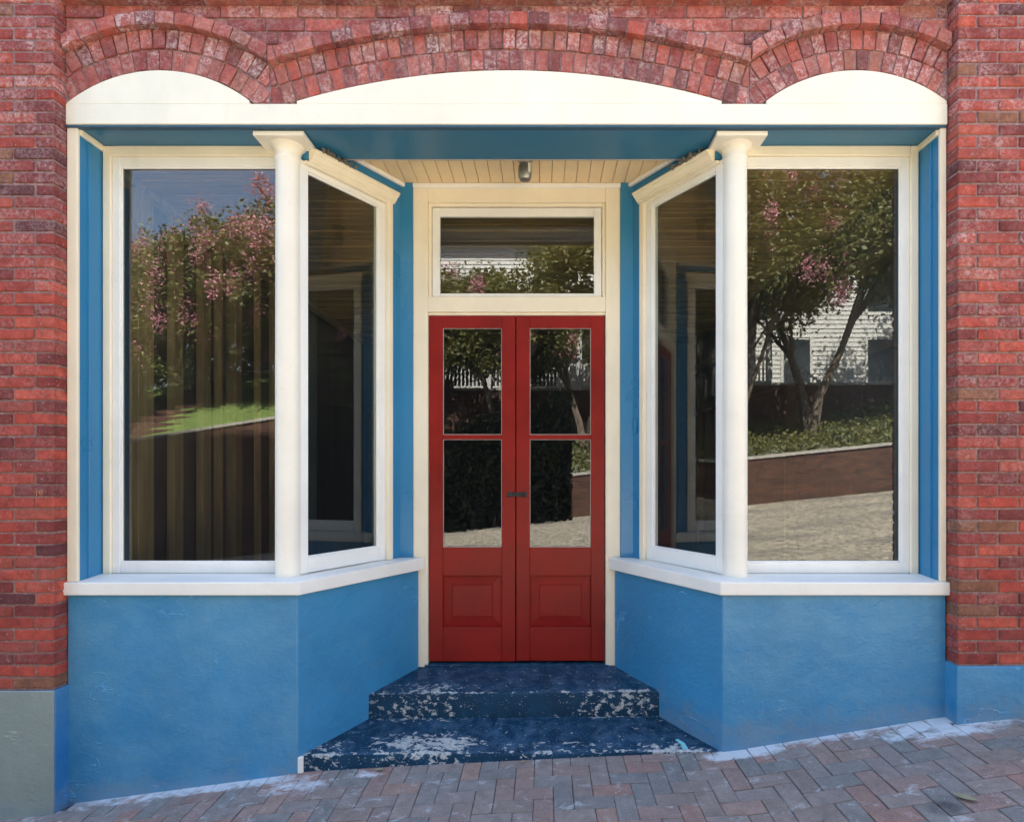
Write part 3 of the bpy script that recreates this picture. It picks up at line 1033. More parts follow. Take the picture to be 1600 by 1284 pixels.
    so = sash.build('window', 'white', shop, 0.005, segs=2)
    so['label'] = 'narrow splayed side window facing the entrance'
    cs = MB()
    cs.box(b1 - 0.010, b1 + 0.042, 0.098, 0.131, 1.048, 3.539, T)
    cs.box(0.18, b1 - 0.010, 0.098, 0.131, 3.520, 3.539, T)
    cs.build('casing', 'cream', so, 0.005, segs=2)
    MB().box(a1 - 0.01, b0 + 0.01, 0.158, 0.163, c0_ - 0.01, c1 + 0.01, T).build('pane', 'glass', so)
    bd = MB()
    for (ta, tb, za, zb_) in ((a1 - 0.002, a1 + 0.010, c0_, c1), (b0 - 0.010, b0 + 0.002, c0_, c1), (a1 + 0.010, b0 - 0.010, c0_ - 0.002, c0_ + 0.010), (a1 + 0.010, b0 - 0.010, c1 - 0.010, c1 + 0.002)):
        bd.box(ta, tb, 0.142, 0.1575, za, zb_, T)
    bd.build('glazing_bead', 'white', so, 0.003)
    # crown moulding over the side window
    prof = [(0.1145, 3.540), (0.100, 3.540), (0.098, 3.553), (0.088, 3.556), (0.086, 3.564), (0.074, 3.580), (0.064, 3.585), (0.062, 3.596), (0.054, 3.598), (0.054, 3.610), (0.1145, 3.610)]
    MB().prism(prof, 0.215, 1.052, lambda n, z, t, T=T: T(t, n, z)).build('cornice', 'cream', shop, 0.002)
    # white strip under the ceiling
    MB().box(0.25, tend + 0.01, NW - 0.030, NW - 0.001, 3.690, 3.719, T).build('ceiling_trim', 'white', shop, 0.005)

# small blue knocker plate on the right side wall
Tb = bay(1)
MB().box(1.070, 1.095, 0.098, 0.116, 1.935, 2.03, Tb).build('bracket', 'blue', shop, 0.004)

# fascia, tympana, soffit
MB().box(OPEN[-1] + 0.001, OPEN[1] - 0.001, -0.022, 0.03, 3.652, 3.7695).build('fascia', 'fascia', shop, 0.004)
for cx, r, xa, xb in ARCH:
    hc = math.sqrt(r * r - (r - (ZT - SPR)) ** 2)
    a = max(cx - hc, OPEN[-1] + 0.004)
    b = min(cx + hc, OPEN[1] - 0.004)
    pts = [(float(q), ZT - r + math.sqrt(max(0, r * r - (q - cx) ** 2)) - 0.002) for q in np.linspace(b, a, 49)]
    pts = [(q, z) for q, z in pts if z > 3.7715]
    MB().prism([(pts[-1][0], 3.7705), (pts[0][0], 3.7705)] + pts, -0.018, 0.03, lambda x, z, y: (x, y, z)).build('tympanum', 'fascia', shop, 0.002)
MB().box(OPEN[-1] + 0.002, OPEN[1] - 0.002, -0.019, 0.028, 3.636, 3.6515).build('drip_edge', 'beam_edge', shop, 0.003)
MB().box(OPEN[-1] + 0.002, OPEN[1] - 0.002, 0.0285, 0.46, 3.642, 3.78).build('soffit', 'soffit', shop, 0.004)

MB().box(W(-1, 1.12), W(1, 1.12), 0.4605, 0.474, 3.640, 3.668).build('soffit_trim', 'putty', shop, 0.002)
# porch ceiling boards running front to back
porch = []
x = -1.46
while x < 1.50:
    o = box(x + 0.0012, x + 0.0845, 0.455, 1.20, 3.720, 3.74).build('ceiling_board', 'ceil', shop, 0.003)
    x += 0.0865
MB().box(-1.7, 1.7, 0.45, 1.25, 3.7405, 3.78).build('ceiling_backing', 'dark', shop)

# entrance wall: posts, rails, trim
FY = 1.09
ent = MB()
for s in (-1, 1):
    ent.box(min(W(s, 0.637), W(s, 0.742)), max(W(s, 0.637), W(s, 0.742)), FY, FY + 0.12, 0.262, 3.7)
ent.box(W(-1, 0.637), W(1, 0.637), FY + 0.001, FY + 0.119, 2.803, 2.914)
ent.box(W(-1, 0.637), W(1, 0.637), FY + 0.001, FY + 0.119, 3.590, 3.7)
frame = ent.build('door_frame', 'cream', shop, 0.004, segs=2)
MB().box(W(-1, 0.744), W(1, 0.744), FY - 0.026, FY - 0.001, 3.686, 3.719).build('ceiling_trim', 'white', shop, 0.006)
st = MB()
for s in (-1, 1):
    st.box(min(W(s, 0.614), W(s, 0.637)), max(W(s, 0.614), W(s, 0.637)), FY + 0.022, FY + 0.11, 2.914, 3.590)
st.box(W(-1, 0.614), W(1, 0.614), FY + 0.022, FY + 0.11, 3.567, 3.590)
st.build('transom_stop', 'cream', frame, 0.004)
hd = MB().box(W(-1, 0.637), W(1, 0.637), FY + 0.020, FY + 0.11, 2.784, 2.803)
hd.build('door_stop', 'cream', frame, 0.003)
MB().box(W(-1, 0.66), W(1, 0.66), FY - 0.01, FY + 0.16, 0.250, 0.279).build('threshold', 'step', shop, 0.004)
# transom window
tr = MB()
tx, tz0, tz1 = 0.611, 2.917, 3.562
for s in (-1, 1):
    tr.box(min(W(s, tx), W(s, tx - 0.055)), max(W(s, tx), W(s, tx - 0.055)), FY + 0.042, FY + 0.085, tz0, tz1)
tr.box(W(-1, tx - 0.055), W(1, tx - 0.055), FY + 0.043, FY + 0.084, tz0, tz0 + 0.028)
tr.box(W(-1, tx - 0.055), W(1, tx - 0.055), FY + 0.043, FY + 0.084, tz1 - 0.062, tz1)
tro = tr.build('transom_window', 'white', shop, 0.004, segs=2)
MB().box(W(-1, 0.56), W(1, 0.56), FY + 0.062, FY + 0.067, tz0 + 0.02, tz1 - 0.055).build('pane', 'glass', tro)

# ------------------------------------------------------------------ the two door leaves
DYf, DYb = FY + 0.040, FY + 0.082
def leaf(xa, xb, label, dz):
    zb, zt = 0.292 + dz, 2.783
    sc = (DYf + 4.41) / 1200
    X = lambda px: xa + (px - 670) * (xb - xa) / 136.5     # across the leaf
    z_p2, z_r0, z_r1, z_p0 = 2.694, 1.926, 1.892, 1.114   # pane top, middle bar, pane foot
    w1, w2 = xa + 0.098, xb - 0.098
    m_ = MB()
    m_.box(xa, w1, DYf, DYb, zb, zt)
    m_.box(w2, xb, DYf, DYb, zb, zt)
    m_.box(w1, w2, DYf + 0.0005, DYb, z_p2, zt)
    m_.box(w1, w2, DYf + 0.003, DYb, z_r1, z_r0)
    m_.box(w1, w2, DYf + 0.0005, DYb, 0.910, z_p0)
    m_.box(w1, w2, DYf + 0.0005, DYb, zb, 0.540)
    d = m_.build('door', 'red', shop, 0.003)
    d['label'] = label
    for (za, zc) in ((z_r0, z_p2), (z_p0, z_r1)):
        MB().box(w1 - 0.006, w2 + 0.006, DYf + 0.022, DYf + 0.027, za - 0.006, zc + 0.006).build('pane', 'glass_door', d)
        q = MB()
        q.box(w1 - 0.001, w1 + 0.004, DYf + 0.008, DYf + 0.0215, za, zc)
        q.box(w2 - 0.004, w2 + 0.001, DYf + 0.008, DYf + 0.0215, za, zc)
        q.box(w1 + 0.004, w2 - 0.004, DYf + 0.008, DYf + 0.0215, za - 0.001, za + 0.004)
        q.box(w1 + 0.004, w2 - 0.004, DYf + 0.008, DYf + 0.0215, zc - 0.003, zc + 0.001)
        q.build('glazing_bead', 'putty', d)
    # fielded panel: sunk margin rising to a flat field
    pa, pb, za, zc = w1 - 0.004, w2 + 0.004, 0.536, 0.914
    ia, ib, ja, jc = w1 + 0.068, w2 - 0.068, 0.615, 0.845
    yo, yi = DYf + 0.030, DYf + 0.014
    vs = [(pa, yo, za), (pb, yo, za), (pb, yo, zc), (pa, yo, zc), (ia, yi + 0.003, ja), (ib, yi + 0.003, ja), (ib, yi + 0.003, jc), (ia, yi + 0.003, jc),
          (ia + .004, yi - 0.009, ja + .004), (ib - .004, yi - 0.009, ja + .004), (ib - .004, yi - 0.009, jc - .004), (ia + .004, yi - 0.009, jc - .004),
          (pa, DYb - 0.004, za), (pb, DYb - 0.004, za), (pb, DYb - 0.004, zc), (pa, DYb - 0.004, zc)]
    fs = [(0, 1, 5, 4), (1, 2, 6, 5), (2, 3, 7, 6), (3, 0, 4, 7), (4, 5, 9, 8), (5, 6, 10, 9), (6, 7, 11, 10), (7, 4, 8, 11), (8, 9, 10, 11),
          (0, 12, 13, 1), (1, 13, 14, 2), (2, 14, 15, 3), (3, 15, 12, 0), (15, 14, 13, 12)]
    MB().add(vs, fs).build('panel', 'red', d)
    return d
mid = 0.0115
dl = leaf(W(-1, 0.632), mid - 0.003, 'red door leaf with two panes, the one carrying the hasp', 0.0)
dr = leaf(mid + 0.003, W(1, 0.632), 'red door leaf with two panes, the one carrying the staple', 0.004)
# black hasp across the meeting stiles
hz = MB().box(-0.053, 0.002, DYf - 0.006, DYf - 0.0005, 1.478, 1.514)
hz.box(-0.010, 0.060, DYf - 0.011, DYf - 0.006, 1.482, 1.510)
hz.build('hasp', 'iron', dl, 0.002)
MB().box(0.050, 0.091, DYf - 0.006, DYf - 0.0005, 1.476, 1.516).box(0.062, 0.068, DYf - 0.020, DYf - 0.005, 1.484, 1.508).box(0.074, 0.080, DYf - 0.020, DYf - 0.005, 1.484, 1.508).build('staple', 'iron', dr, 0.002)

# ------------------------------------------------------------------ steps
steps = thing('doorstep', (0, 0.4, -0.1), 'pair of chipped navy blue painted concrete steps before the red door', 'steps')
def tread(y0, zf, zbk, n0, xadd):
    (xk, _), (xe, ye) = end(0.004, y0), end(0.004, 1.086)
    return xk, xe, ye
def step_block(name, y0, yb, zf, zk, zlow):
    a, b = end(0.012, y0)[0], end(0.012, yb)[0]
    vs, fs = [], []
    nX = 14
    r2 = random.Random(3)
    rows = [(y0 + 0.0, zlow), (y0, zf - 0.02), (y0 + 0.006, zf - 0.006), (y0 + 0.022, zf), (y0 + (yb - y0) * 0.5, (zf + zk) / 2 - 0.003), (yb, zk), (yb, zlow)]
    for (y, z) in rows:
        hw = end(0.012, max(y, 0.0))[0]
        for i in range(nX + 1):
            q = -1 + 2 * i / nX
            jz = r2.uniform(-.003, .003) if (zlow < z) else 0
            jy = r2.uniform(-.004, .004) if y < y0 + 0.03 else 0
            vs.append((CB + q * hw, y + jy, z + jz + (0.010 * q * hw if zlow < z else 0)))
    for k in range(len(rows) - 1):
        for i in range(nX):
            p = k * (nX + 1) + i
            fs.append((p, p + 1, p + nX + 2, p + nX + 1))
    last = (len(rows) - 1) * (nX + 1)
    fs.append(tuple(i * (nX + 1) for i in range(len(rows))))
    fs.append(tuple(i * (nX + 1) + nX for i in range(len(rows)))[::-1])
    return MB().add(vs, fs).build(name, 'step', steps, 0, True)
MB().prism([(-1.212, 0.004), (-1.172, 0.004), (-1.172, 0.05), (-1.190, 0.05)], -0.30, 0.028).build('mortar_fillet', 'sill', steps, 0.004)
low = step_block('step', 0.022, 0.66, 0.046, 0.074, -0.5)
up = step_block('step', 0.575, 1.13, 0.232, 0.272, -0.1)
MB().prism([(1.020, 0.05), (1.052, 0.05), (1.046, 0.13), (1.018, 0.19), (1.000, 0.185), (1.022, 0.12)], 0.045, lambda a, b: 0.0605 + 0.044 * (b - 0.022)).build('paint_mark', 'turquoise', low, 0.0)['label'] = 'dab of turquoise paint'

# ------------------------------------------------------------------ small things
lamp = thing('ceiling_lamp', (0.09, 0.62, 3.56), 'small galvanised bulb holder hanging from the porch ceiling boards', 'lamp')
MB().lathe([(0.050, 3.722), (0.052, 3.700), (0.040, 3.690), (0.034, 3.672)], 0.09, 0.62, 24).build('canopy', 'galv', lamp, 0, True)
MB().lathe([(0.034, 3.674), (0.043, 3.660), (0.045, 3.620), (0.043, 3.588), (0.034, 3.572), (0.018, 3.566)], 0.09, 0.62, 24).build('globe', 'galv', lamp, 0, True)
MB().box(0.108, 0.128, 0.566, 0.584, 3.605, 3.668).build('reflector_chip', 'bulbglass', lamp, 0.004)

# torn debris lodged where the beam meets each cornice
for s in (-1, 1):
    T = bay(s)
    r2 = random.Random(11 + s)
    m_ = MB()
    for k in range(60):
        t = r2.uniform(0.26, 0.56)
        n = r2.uniform(0.03, 0.10)
        z = 3.611 + abs(r2.gauss(0, 0.008)) * (1.5 if t < 0.36 else 0.8)
        q = r2.uniform(0.004, 0.015)
        c_ = Vector(T(t, n, z))
        rot = Matrix.Rotation(r2.uniform(0, 6), 3, Vector((r2.random(), r2.random(), r2.random())).normalized())
        m_.box(-q, q, -q * r2.uniform(.4, 1), q * .6, -q * 0.5, q * r2.uniform(.2, .6), T=lambda a, b, c, c_=c_, rot=rot: tuple(c_ + rot @ Vector((a, b, c))))
    for k in range(14):
        c_ = Vector(T(r2.uniform(0.26, 0.56), r2.uniform(0.03, 0.09), 3.62))
        d_ = Vector((r2.uniform(-.08, .08), r2.uniform(-.05, .02), r2.uniform(-.02, .05)))
        m_.tube([c_, c_ + d_ * 0.5 + Vector((0, 0, .008)), c_ + d_], [.0015, .0013, .0008], 4)
    o = m_.build('bird_nest', 'debris')
    tag(o, 'grey clump of nest debris on the cornice %s' % ('beside the small blue bracket' if s > 0 else 'on the side away from the blue bracket'), 'nest', 'nest debris over the side windows')

def dry_leaf(x, y, ang, ln, label):
    m_ = MB()
    n = 10
    vs, fs = [], []
    ca, sa = math.cos(ang), math.sin(ang)
    for i in range(n + 1):
        u = i / n
        wd = ln * 0.17 * math.sin(math.pi * u ** 0.8) + 0.0006
        for (k, lift) in ((-1, 0.010), (0, 0.0), (1, 0.012)):
            a, b = (u - .5) * ln, k * wd
            xx, yy = x + a * ca - b * sa, y + a * sa + b * ca
            zz = gz(xx, yy) + 0.004 + lift * math.sin(math.pi * u) + 0.012 * (u - .5) ** 2 * 4
            vs.append((xx, yy, zz))
    for i in range(n):
        for k in range(2):
            p = i * 3 + k
            fs.append((p, p + 1, p + 4, p + 3))
    top = [(a, b, c + 0.0012) for a, b, c in vs]
    m_.add(vs, fs).add(top, fs)
    st = m_.build('fallen_leaf', 'leaf_dry', None, 0, True)
    tag(st, label, 'leaf')
YS = 1.0
dry_leaf(2.115, -0.70, -0.9, 0.10, 'dry curled olive leaf lying on the pavers near the blue plinth')
dry_leaf(-0.72, -0.035, 0.2, 0.055, 'small dry leaf on the pavers against the lower step')
dry_leaf(0.10, -0.03, 0.5, 0.035, 'tiny ochre leaf scrap below the middle of the lower step')

# ------------------------------------------------------------------ shop interior
YS = YK
IZ = 3.50
inx0, inx1, iy1 = -2.50, 2.52, 7.2
def notched(za, zb, y0):
    m_ = MB().box(inx0, inx1, 1.26, iy1, za, zb)
    for s in (-1, 1):
        far = abs((inx0 if s < 0 else inx1) - CB)
        m_.prism([(far, y0), (end(0.21, y0)[0], y0), (end(0.21, 1.2595)[0], 1.2595), (far, 1.2595)], za, zb, lambda a, b, c, s=s: (CB + s * a, b, c))
    return m_
tag(notched(0.15, 0.262, 0.3).build('interior_floor', 'floor_in'), kind='structure')
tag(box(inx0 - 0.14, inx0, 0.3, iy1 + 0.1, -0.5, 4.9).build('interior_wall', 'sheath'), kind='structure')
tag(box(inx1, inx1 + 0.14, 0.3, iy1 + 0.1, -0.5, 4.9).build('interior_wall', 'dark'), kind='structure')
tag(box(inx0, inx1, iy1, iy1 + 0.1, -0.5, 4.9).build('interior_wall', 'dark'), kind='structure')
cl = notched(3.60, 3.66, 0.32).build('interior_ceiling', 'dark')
tag(cl, kind='structure')
y = 0.42
bay_y = 1.26
while y < iy1:
    wdt = rng.choice((0.105, 0.135, 0.135, 0.16))
    zz = 3.545 + rng.uniform(-.006, .006)
    spans = [(inx0 + 0.01, inx1 - 0.01)]
    if y < bay_y + 0.05:
        e_ = end(0.22, min(y + 0.0, 1.2))[0] + 0.03
        e_ = max(e_, 0.80)
        spans = [(inx0 + 0.01, CB - e_), (CB + e_, inx1 - 0.01)]
    for (a, b) in spans:
        place('ceiling_plank', box(a, b, y, y + wdt - 0.012, zz, zz + 0.022).mesh('ceiling_plank', 0.003), 'plank', cl)
    y += wdt
def stud_wall(x0, x1, ys, label):
    t = thing('stud_wall', ((x0 + x1) / 2, 2.5, 0.262), label, 'stud wall')
    r2 = random.Random(21)
    for k, y in enumerate(ys):
        yy = y + r2.uniform(-0.09, 0.09)
        wd = 0.20 if k == 0 else r2.choice((0.045, 0.05, 0.09, 0.14))
        box(x0 + r2.uniform(0, 0.04), x1, yy, yy + wd, 0.30, 3.50).build('stud', 'stud', t, 0.003)
    box(x0, x1, 0.40, 6.9, 0.262, 0.2995).build('bottom_plate', 'stud', t, 0.003)
    box(x0, x1, 0.40, 6.9, 3.5005, 3.543).build('top_plate', 'stud', t, 0.003)
    return t
stud_wall(-2.499, -2.41, [0.62 + 0.40 * i for i in range(8)], 'bare timber stud wall inside the display window nearest the grey-green plinth')
gw = thing('wall_shelving', (2.48, 3.5, 0.262), 'dark timber wall rails inside the display window nearest the blue plinth', 'shelf')
for z_ in (2.45, 3.05):
    box(2.40, 2.519, 0.45, 6.9, z_, z_ + 0.09).build('rail', 'floor_in', gw, 0.003)
for y_ in (2.6, 4.6, 6.6):
    box(2.43, 2.519, y_, y_ + 0.09, 0.262, 3.54).build('upright', 'floor_in', gw, 0.003)
# roof and shell that keep the sun out
shell = thing('building_shell', (0, 4, 4.9), 'flat roof and plain back of the shop, out of sight behind the brick front', 'roof')
box(-3.14, 3.14, 0.2805, 7.5, 4.9, 5.05).build('roof', 'roofing', shell)
box(-3.14, 3.14, 7.4, 7.6, -0.6, 4.899).build('back_wall', 'brick_near', shell)
box(-3.14, -2.642, 0.3005, 7.399, -0.9, 4.899).build('side_wall', 'brick_near', shell)
box(2.662, 3.14, 0.3005, 7.399, -0.6, 4.899).build('side_wall', 'brick_near', shell)
box(-2.52, 2.53, 0.205, 0.2795, 3.79, 4.899).build('inner_wall', 'dark', shell)

def house_block(x0, x1, y0, y1, zt, label, wins):
    t = thing('brick_building', ((x0 + x1) / 2, y0, 0.1 * x0), label, 'building')
    box(x0, x1, y0, y1, GS * x0 - 0.6, zt).build('wall', 'brick_near', t)
    box(x0 - 0.05, x1 + 0.0, y0 - 0.12, y0 - 0.001, zt - 0.4, zt + 0.02).build('cornice', 'concrete', t, 0.01)
    for (xc, zc) in wins:
        o = box(xc - 0.55, xc + 0.55, y0 - 0.06, y0 - 0.001, zc - 0.08, zc + 1.9).build('window', 'white', t, 0.01)
        box(xc - 0.45, xc + 0.45, y0 - 0.075, y0 - 0.061, zc + 0.05, zc + 1.8).build('pane', 'darkpane', o)
house_block(-16, -3.16, -0.05, 9.0, 17.0, 'unseen brick building by the grey-green plinth, made tall to shade the road', [(x, z) for x in (-5.5, -8.5, -11.5) for z in (2.0, 6.0, 10.0, 14.0)])  # added neighbour, height chosen so its shadow reaches the far retaining wall
house_block(3.16, 15, -0.05, 9.0, 5.1, 'low brick building adjoining the blue plinth side of the shop', [(x, 2.2) for x in (5.5, 8.5, 11.5)])

# ------------------------------------------------------------------ across the street (seen mirrored in the glass)
def wall_top(x):
    if x < -4.6:
        return 2.27 + 0.16 * (x + 9.4)
    return 1.35 + GS * x
def bank_z(x, y):
    u = min(1, max(0, (-13.3 - y) / 6.0))
    a = wall_top(x)
    if x < -4.6:
        return a + u * 2.3
    return a + u * (1.20 + 0.25 * math.sin(x * 0.6))
vs, fs = [], []
xs = [-30 + 0.8 * i for i in range(32)] + [-4.61, -4.59] + [-4 + 0.8 * i for i in range(43)]
ysb = [-13.29 - 0.6 * i for i in range(11)]
r2 = random.Random(5)
for x in xs:
    for y in ysb:
        vs.append((x, y, bank_z(x, y) + r2.uniform(-.04, .04)))
for i in range(len(xs) - 1):
    for j in range(len(ysb) - 1):
        p = i * len(ysb) + j
        fs.append((p, p + len(ysb), p + len(ysb) + 1, p + 1))
tag(MB().add(vs, fs).build('bank', 'bank'), kind='structure')
for (a, b, lab) in ((-30, -4.6, 'tall brick retaining wall holding up the lawn across the street'), (-4.58, 30, 'low brick retaining wall under the planted bank across the street')):
    t = thing('retaining_wall', ((a + b) / 2, -13.1, 0.1 * (a + b) / 2), lab, 'wall')
    m_ = MB()
    m2 = MB()
    n = int((b - a) / 1.0)
    for i in range(n):
        xa, xb = a + (b - a) * i / n, a + (b - a) * (i + 1) / n
        m_.add([(x, y, z) for x in (xa, xb) for (y, z) in ((-13.0, GS * x - 0.6), (-13.28, GS * x - 0.6), (-13.28, wall_top(x)), (-13.0, wall_top(x)))],
               [(0, 4, 7, 3), (3, 7, 6, 2), (2, 6, 5, 1)])
        m2.add([(x, y, wall_top(x) + z) for x in (xa, xb) for (y, z) in ((-12.96, 0.002), (-13.32, 0.002), (-13.32, 0.07), (-12.96, 0.07))],
               [(0, 4, 7, 3), (3, 7, 6, 2), (2, 6, 5, 1), (0, 1, 5, 4)])
    m_.build('wall', 'brick_far', t)
    m2.build('coping', 'concrete', t)
# second, upper wall under the house terrace
t = thing('terrace_wall', (6, -19.2, 2.0), 'upper brick terrace wall below the white house across the street', 'wall')
box(-4.4, 26, -19.6, -19.25, 0.5, 4.25).build('wall', 'brick_far', t)
box(-4.45, 26, -19.65, -19.2, 4.252, 4.33).build('coping', 'concrete', t)
tag(box(-4.4, 30, -50, -19.601, 3.6, 4.22).build('terrace', 'bank'), kind='structure')
tag(box(-40, -4.405, -50, -19.2, 2.0, 3.9).build('lawn', 'bank'), kind='structure')
# garden steps through the lawn
t = thing('garden_steps', (-9.6, -14, 2.2), 'brick garden steps climbing the lawn across the street', 'steps')
for k in range(11):
    y = -13.4 - 0.5 * k
    box(-10.3, -8.9, y - 0.52, y, bank_z(-9.6, y) - 0.5, bank_z(-9.6, y) + 0.13).build('step', 'brick_far', t, 0.01)
box(-10.45, -10.31, -19, -13.4, 2.0, 2.55 ).build('side_wall', 'concrete', t)

# white clapboard house with porch
H = thing('clapboard_house', (4, -23, 4.3), 'white clapboard house with porch balustrade across the street', 'house')
hx0, hx1, hy = -5.2, 15.0, -24.2
cb_ = MB()
z = 4.2
while z < 10.6:
    cb_.add([(hx0, hy, z + 0.17), (hx1, hy, z + 0.17), (hx1, hy + 0.03, z), (hx0, hy + 0.03, z), (hx1, hy, z), (hx0, hy, z)], [(0, 1, 2, 3), (3, 2, 4, 5)])
    z += 0.17
cb_.box(hx0, hx1, hy - 8, hy - 0.01, 4.2, 10.7)
cb_.build('clapboard_wall', 'clap', H)
MB().prism([(hy + 0.6, 10.7), (hy - 8.6, 10.7), (hy - 4, 13.0)], hx0 - 0.5, hx1 + 0.5, lambda a, b, c: (c, a, b)).build('roof', 'roofing', H)
for xc in (-3.2, 0.2, 3.4, 6.6, 9.8, 13.0):
    for zc in (4.9, 7.6):
        o = box(xc - 0.5, xc + 0.5, hy + 0.005, hy + 0.05, zc, zc + 1.6).build('window', 'darkpane', H)
        box(xc - 0.6, xc - 0.5, hy + 0.005, hy + 0.07, zc - 0.1, zc + 1.7).box(xc + 0.5, xc + 0.6, hy + 0.005, hy + 0.07, zc - 0.1, zc + 1.7).build('frame', 'clap', o)
pch = box(hx0, 8.0, hy + 0.031, -21.2, 4.25, 4.45).build('porch_floor', 'concrete', H)
rail = MB()
rail.box(hx0, 8.0, -21.30, -21.22, 5.35, 5.43).box(hx0, 8.0, -21.29, -21.23, 4.55, 4.61)
x = hx0
while x < 8.0:
    rail.box(x, x + 0.05, -21.285, -21.235, 4.61, 5.35)
    x += 0.14
tag(rail.build('balustrade', 'clap', H), kind='stuff')
lat = MB()
x = hx0
while x < 8.0:
    lat.box(x, x + 0.05, -21.22, -21.2, 4.26, 4.54)
    x += 0.12
tag(lat.build('lattice', 'clap', H), kind='stuff')
for xc in (-5.1, -1.8, 1.5, 4.8, 7.9):
    box(xc - 0.09, xc + 0.09, -21.35, -21.17, 4.45, 7.1).build('porch_post', 'clap', H, 0.01)
box(hx0 - 0.2, 8.3, hy + 0.03, -20.9, 7.1, 7.35).build('porch_roof', 'roofing', H)
# stair with railing at the porch end
stp = MB()
for k in range(7):
    stp.box(8.4 + 0.3 * k, 8.7 + 0.3 * k, -22.6, -21.2, 3.0, 4.45 - 0.02 - 0.19 * k)
stp.build('porch_stair', 'concrete', H)
sr = MB()
for k in range(16):
    sr.box(8.4 + 0.14 * k, 8.44 + 0.14 * k, -21.25, -21.21, 4.4 - 0.089 * k, 5.35 - 0.089 * k)
for k in range(15):
    xa = 8.4 + 0.14 * k
    sr.box(xa, xa + 0.15, -21.26, -21.20, 5.35 - 0.089 * k - 0.09, 5.37 - 0.089 * k)
tag(sr.build('stair_railing', 'clap', H), kind='stuff')

YS = 1.0
# trees
def quads(name, cen, nrm_size, material, parent, seed, asp=0.55):
    g = np.random.default_rng(seed)
    n = len(cen)
    a = g.normal(size=(n, 3)); a /= np.linalg.norm(a, axis=1)[:, None]
    b = g.normal(size=(n, 3)); b -= (a * b).sum(1)[:, None] * a
    b /= np.linalg.norm(b, axis=1)[:, None]
    sz = nrm_size * g.uniform(0.6, 1.3, size=(n, 1))
    v = np.stack([cen - a * sz, cen - b * sz * asp, cen + a * sz, cen + b * sz * asp], 1).reshape(-1, 3)
    me = bpy.data.meshes.new(name)
    me.vertices.add(4 * n)
    me.vertices.foreach_set('co', v.ravel())
    me.loops.add(4 * n)
    me.loops.foreach_set('vertex_index', np.arange(4 * n))
    me.polygons.add(n)
    me.polygons.foreach_set('loop_start', np.arange(n) * 4)
    me.update(calc_edges=True)
    me.validate()
    return place(name, me, material, parent)

def tree(x, y, h, rad, pink, seed, label, cat='tree', trunk_h=None):
    g = np.random.default_rng(seed)
    z0 = bank_z(x, y) - 0.1
    y = y * YK
    t = thing('tree' if not pink else 'crape_myrtle', (x, y, z0), label, cat, 'trees on the bank across the street')
    th = trunk_h or h * 0.42
    m_ = MB()
    tips = []
    ns = 4 if pink else 2
    for k in range(ns):
        a = 2 * math.pi * k / ns + g.uniform(0, 1)
        sp = rad * g.uniform(0.3, 0.5)
        p = [(x + 0.08 * math.cos(a), y + 0.08 * math.sin(a), z0)]
        for q in (0.35, 0.7, 1.0):
            p.append((x + sp * q ** 1.4 * math.cos(a) + g.normal(0, .06), y + sp * q ** 1.4 * math.sin(a) + g.normal(0, .06), z0 + th * 1.25 * q))
        r0 = 0.075 if pink else 0.15
        m_.tube(p, [r0, r0 * .8, r0 * .65, r0 * .5], 7)
        for j in range(5):
            b0 = Vector(p[2 if j < 2 else 3])
            aa = a + g.normal(0, 0.9)
            tip = b0 + Vector((math.cos(aa) * rad * g.uniform(.3, .6), math.sin(aa) * rad * g.uniform(.3, .6), h * g.uniform(.15, .4)))
            m_.tube([b0, (b0 + tip) / 2 + Vector((0, 0, .08)), tip], [r0 * .45, r0 * .3, r0 * .12], 5)
            tips.append(tip)
    m_.build('trunk', 'bark', t, 0, True)
    # clumps round the branch tips and over the crown's outline
    cl = [np.array(q) for q in tips]
    for k in range(44):
        u, v = g.uniform(0, 2 * math.pi), g.uniform(-0.55, 1)
        rr = rad * g.uniform(0.55, 1.0) * math.sqrt(1 - v * v * 0.85)
        cl.append(np.array([x + rr * math.cos(u), y + rr * math.sin(u), z0 + th + (h - th) * (0.42 + 0.5 * v)]))
    pts = []
    for c_ in cl:
        n = int(g.uniform(260, 520))
        pts.append(c_ + g.normal(size=(n, 3)) * np.array([0.27, 0.27, 0.20]) * rad / 2.0)
    quads('crown', np.concatenate(pts), 0.058 if pink else 0.072, 'leaf', t, seed + 1)
    if pink:
        ps = []
        for c_ in cl:
            if g.random() < 0.8 * pink:
                for q in range(2):
                    o_ = c_ + g.normal(size=3) * 0.26 * rad / 2 + np.array([0, 0.18, 0.14])
                    ps.append(o_ + g.normal(size=(150, 3)) * np.array([.10, .10, .17]))
        if not ps: ps = [cl[0] + g.normal(size=(150, 3)) * 0.12]
        quads('blossom', np.concatenate(ps), 0.032, 'blossom', t, seed + 2, 0.9)
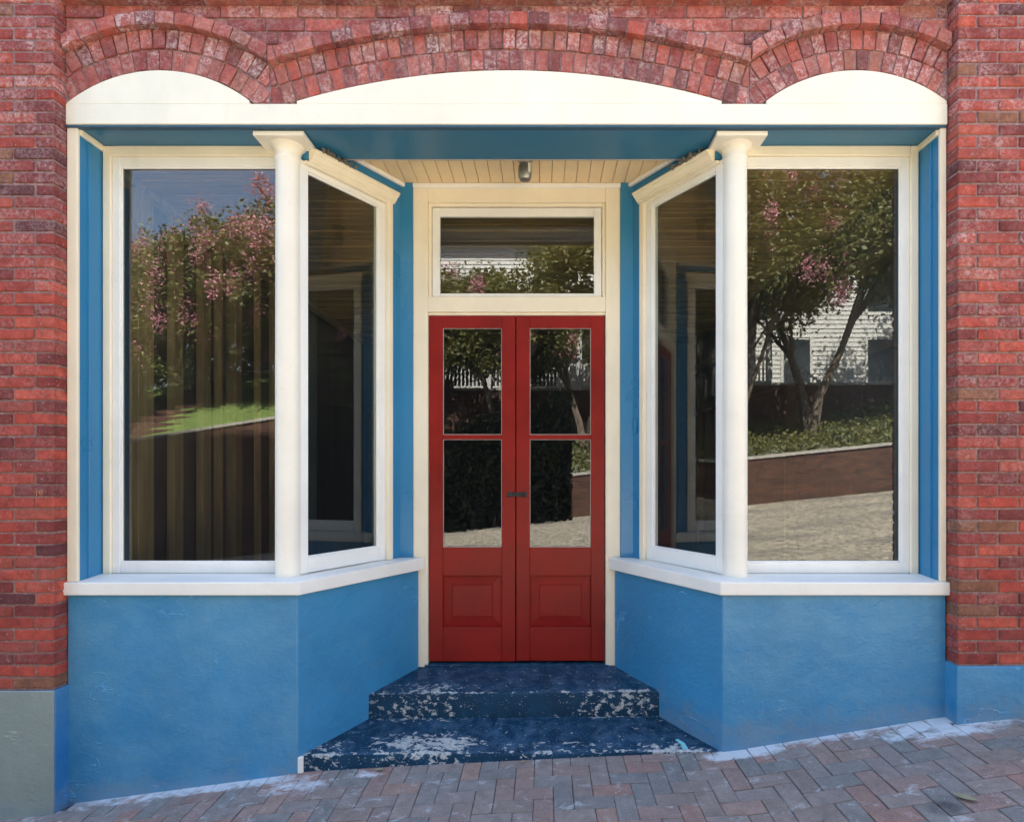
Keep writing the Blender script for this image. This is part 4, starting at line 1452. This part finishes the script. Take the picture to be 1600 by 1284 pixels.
specs = [(-16.2, -17.5, 4.8, 2.4, 0.3, 'crape myrtle farthest along the lawn from the white house'),
         (-13.4, -16.0, 4.0, 2.0, 0.35, 'crape myrtle on the lawn past the garden steps'),
         (-11.5, -14.9, 3.7, 1.7, 0.8, 'crape myrtle with dense pink blossom beside the garden steps'),
         (-9.9, -18.2, 4.4, 1.9, 0.6, 'crape myrtle at the head of the garden steps'),
         (-8.2, -16.0, 5.0, 1.9, 1, 'pink crape myrtle on the lawn between steps and tall retaining wall'),
         (-6.3, -14.8, 5.2, 1.8, 1, 'pink crape myrtle nearest the end of the tall retaining wall'),
         (-13.0, -23.5, 5.6, 3.2, 0, 'broad leafy tree at the back of the lawn beyond the garden steps'),
         (-8.0, -24.5, 5.8, 3.0, 0, 'broad leafy tree at the back of the lawn beside the white house'),
         (-3.2, -16.2, 6.6, 2.1, 0.25, 'crape myrtle before the end wall of the white house'),
         (-0.9, -15.0, 5.8, 1.8, 0.2, 'slender crape myrtle on the planted bank facing the red door'),
         (1.5, -16.6, 6.8, 2.2, 0, 'leafy tree on the planted bank before the porch'),
         (5.4, -15.2, 7.2, 2.3, 0.35, 'tall crape myrtle with sparse blossom on the planted bank'),
         (7.6, -16.4, 8.6, 2.9, 0, 'large leafy tree with dark trunk before the porch stair'),
         (10.4, -15.4, 8.2, 2.6, 0.35, 'tall crape myrtle beyond the porch stair'),
         (13.6, -17.0, 9.4, 3.2, 0, 'broad leafy tree past the white house porch')]
for i, (x, y, h, r, pk, lab) in enumerate(specs):
    tree(x, y, h, r, pk, 100 + 7 * i, lab, trunk_h=h * ((0.26 if x < -5 else 0.40) if pk else 0.30))
# low ground cover on the planted bank
g = np.random.default_rng(77)
n = 26000
px = g.uniform(-4.4, 16, n); py = g.uniform(-19.1, -13.4, n)
pz = np.array([bank_z(a, b) for a, b in zip(px, py)]) + np.abs(g.normal(0, 0.10, n))
o = quads('ground_cover', np.stack([px, py * YK, pz], 1), 0.06, 'leaf', None, 78)
tag(o, 'low grey-green ground cover on the planted bank', 'plants', kind='stuff')

def hedge(x0, x1, y0, y1, base, h, n, seed, label, material):
    g = np.random.default_rng(seed)
    y0, y1 = y0 * YK, y1 * YK
    t = thing('hedge', ((x0 + x1) / 2, (y0 + y1) / 2, base((x0 + x1) / 2)), label, 'hedge')
    m_ = MB()
    k = max(3, int((x1 - x0) / 0.7))
    for i in range(k):
        x = x0 + (x1 - x0) * (i + .5) / k
        z = base(x)
        m_.tube([(x, (y0 + y1) / 2, z - 0.1), (x + 0.05, (y0 + y1) / 2, z + h * 0.5), (x + 0.1, (y0 + y1) / 2, z + h * 0.85)], [0.04, 0.03, 0.015], 5)
    m_.build('stems', 'bark', t)
    x = g.uniform(x0, x1, n)
    y = g.uniform(y0, y1, n)
    tops = h * (0.86 + 0.14 * np.sin(x * 2.3) * np.sin(x * 0.9 + 1))
    z = np.array([base(a) for a in x]) + np.power(g.uniform(0, 1, n), 0.75) * tops
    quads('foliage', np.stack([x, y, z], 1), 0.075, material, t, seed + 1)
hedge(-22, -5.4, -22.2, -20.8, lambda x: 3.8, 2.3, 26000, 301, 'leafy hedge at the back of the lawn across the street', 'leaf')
hedge(-4.5, 0.9, -12.95, -12.1, lambda x: GS * x + 0.25, 3.3, 20000, 302, 'added near-black hedge by the road that darkens the red door reflection', 'hedge')  # hedge put in so the door panes mirror something dark
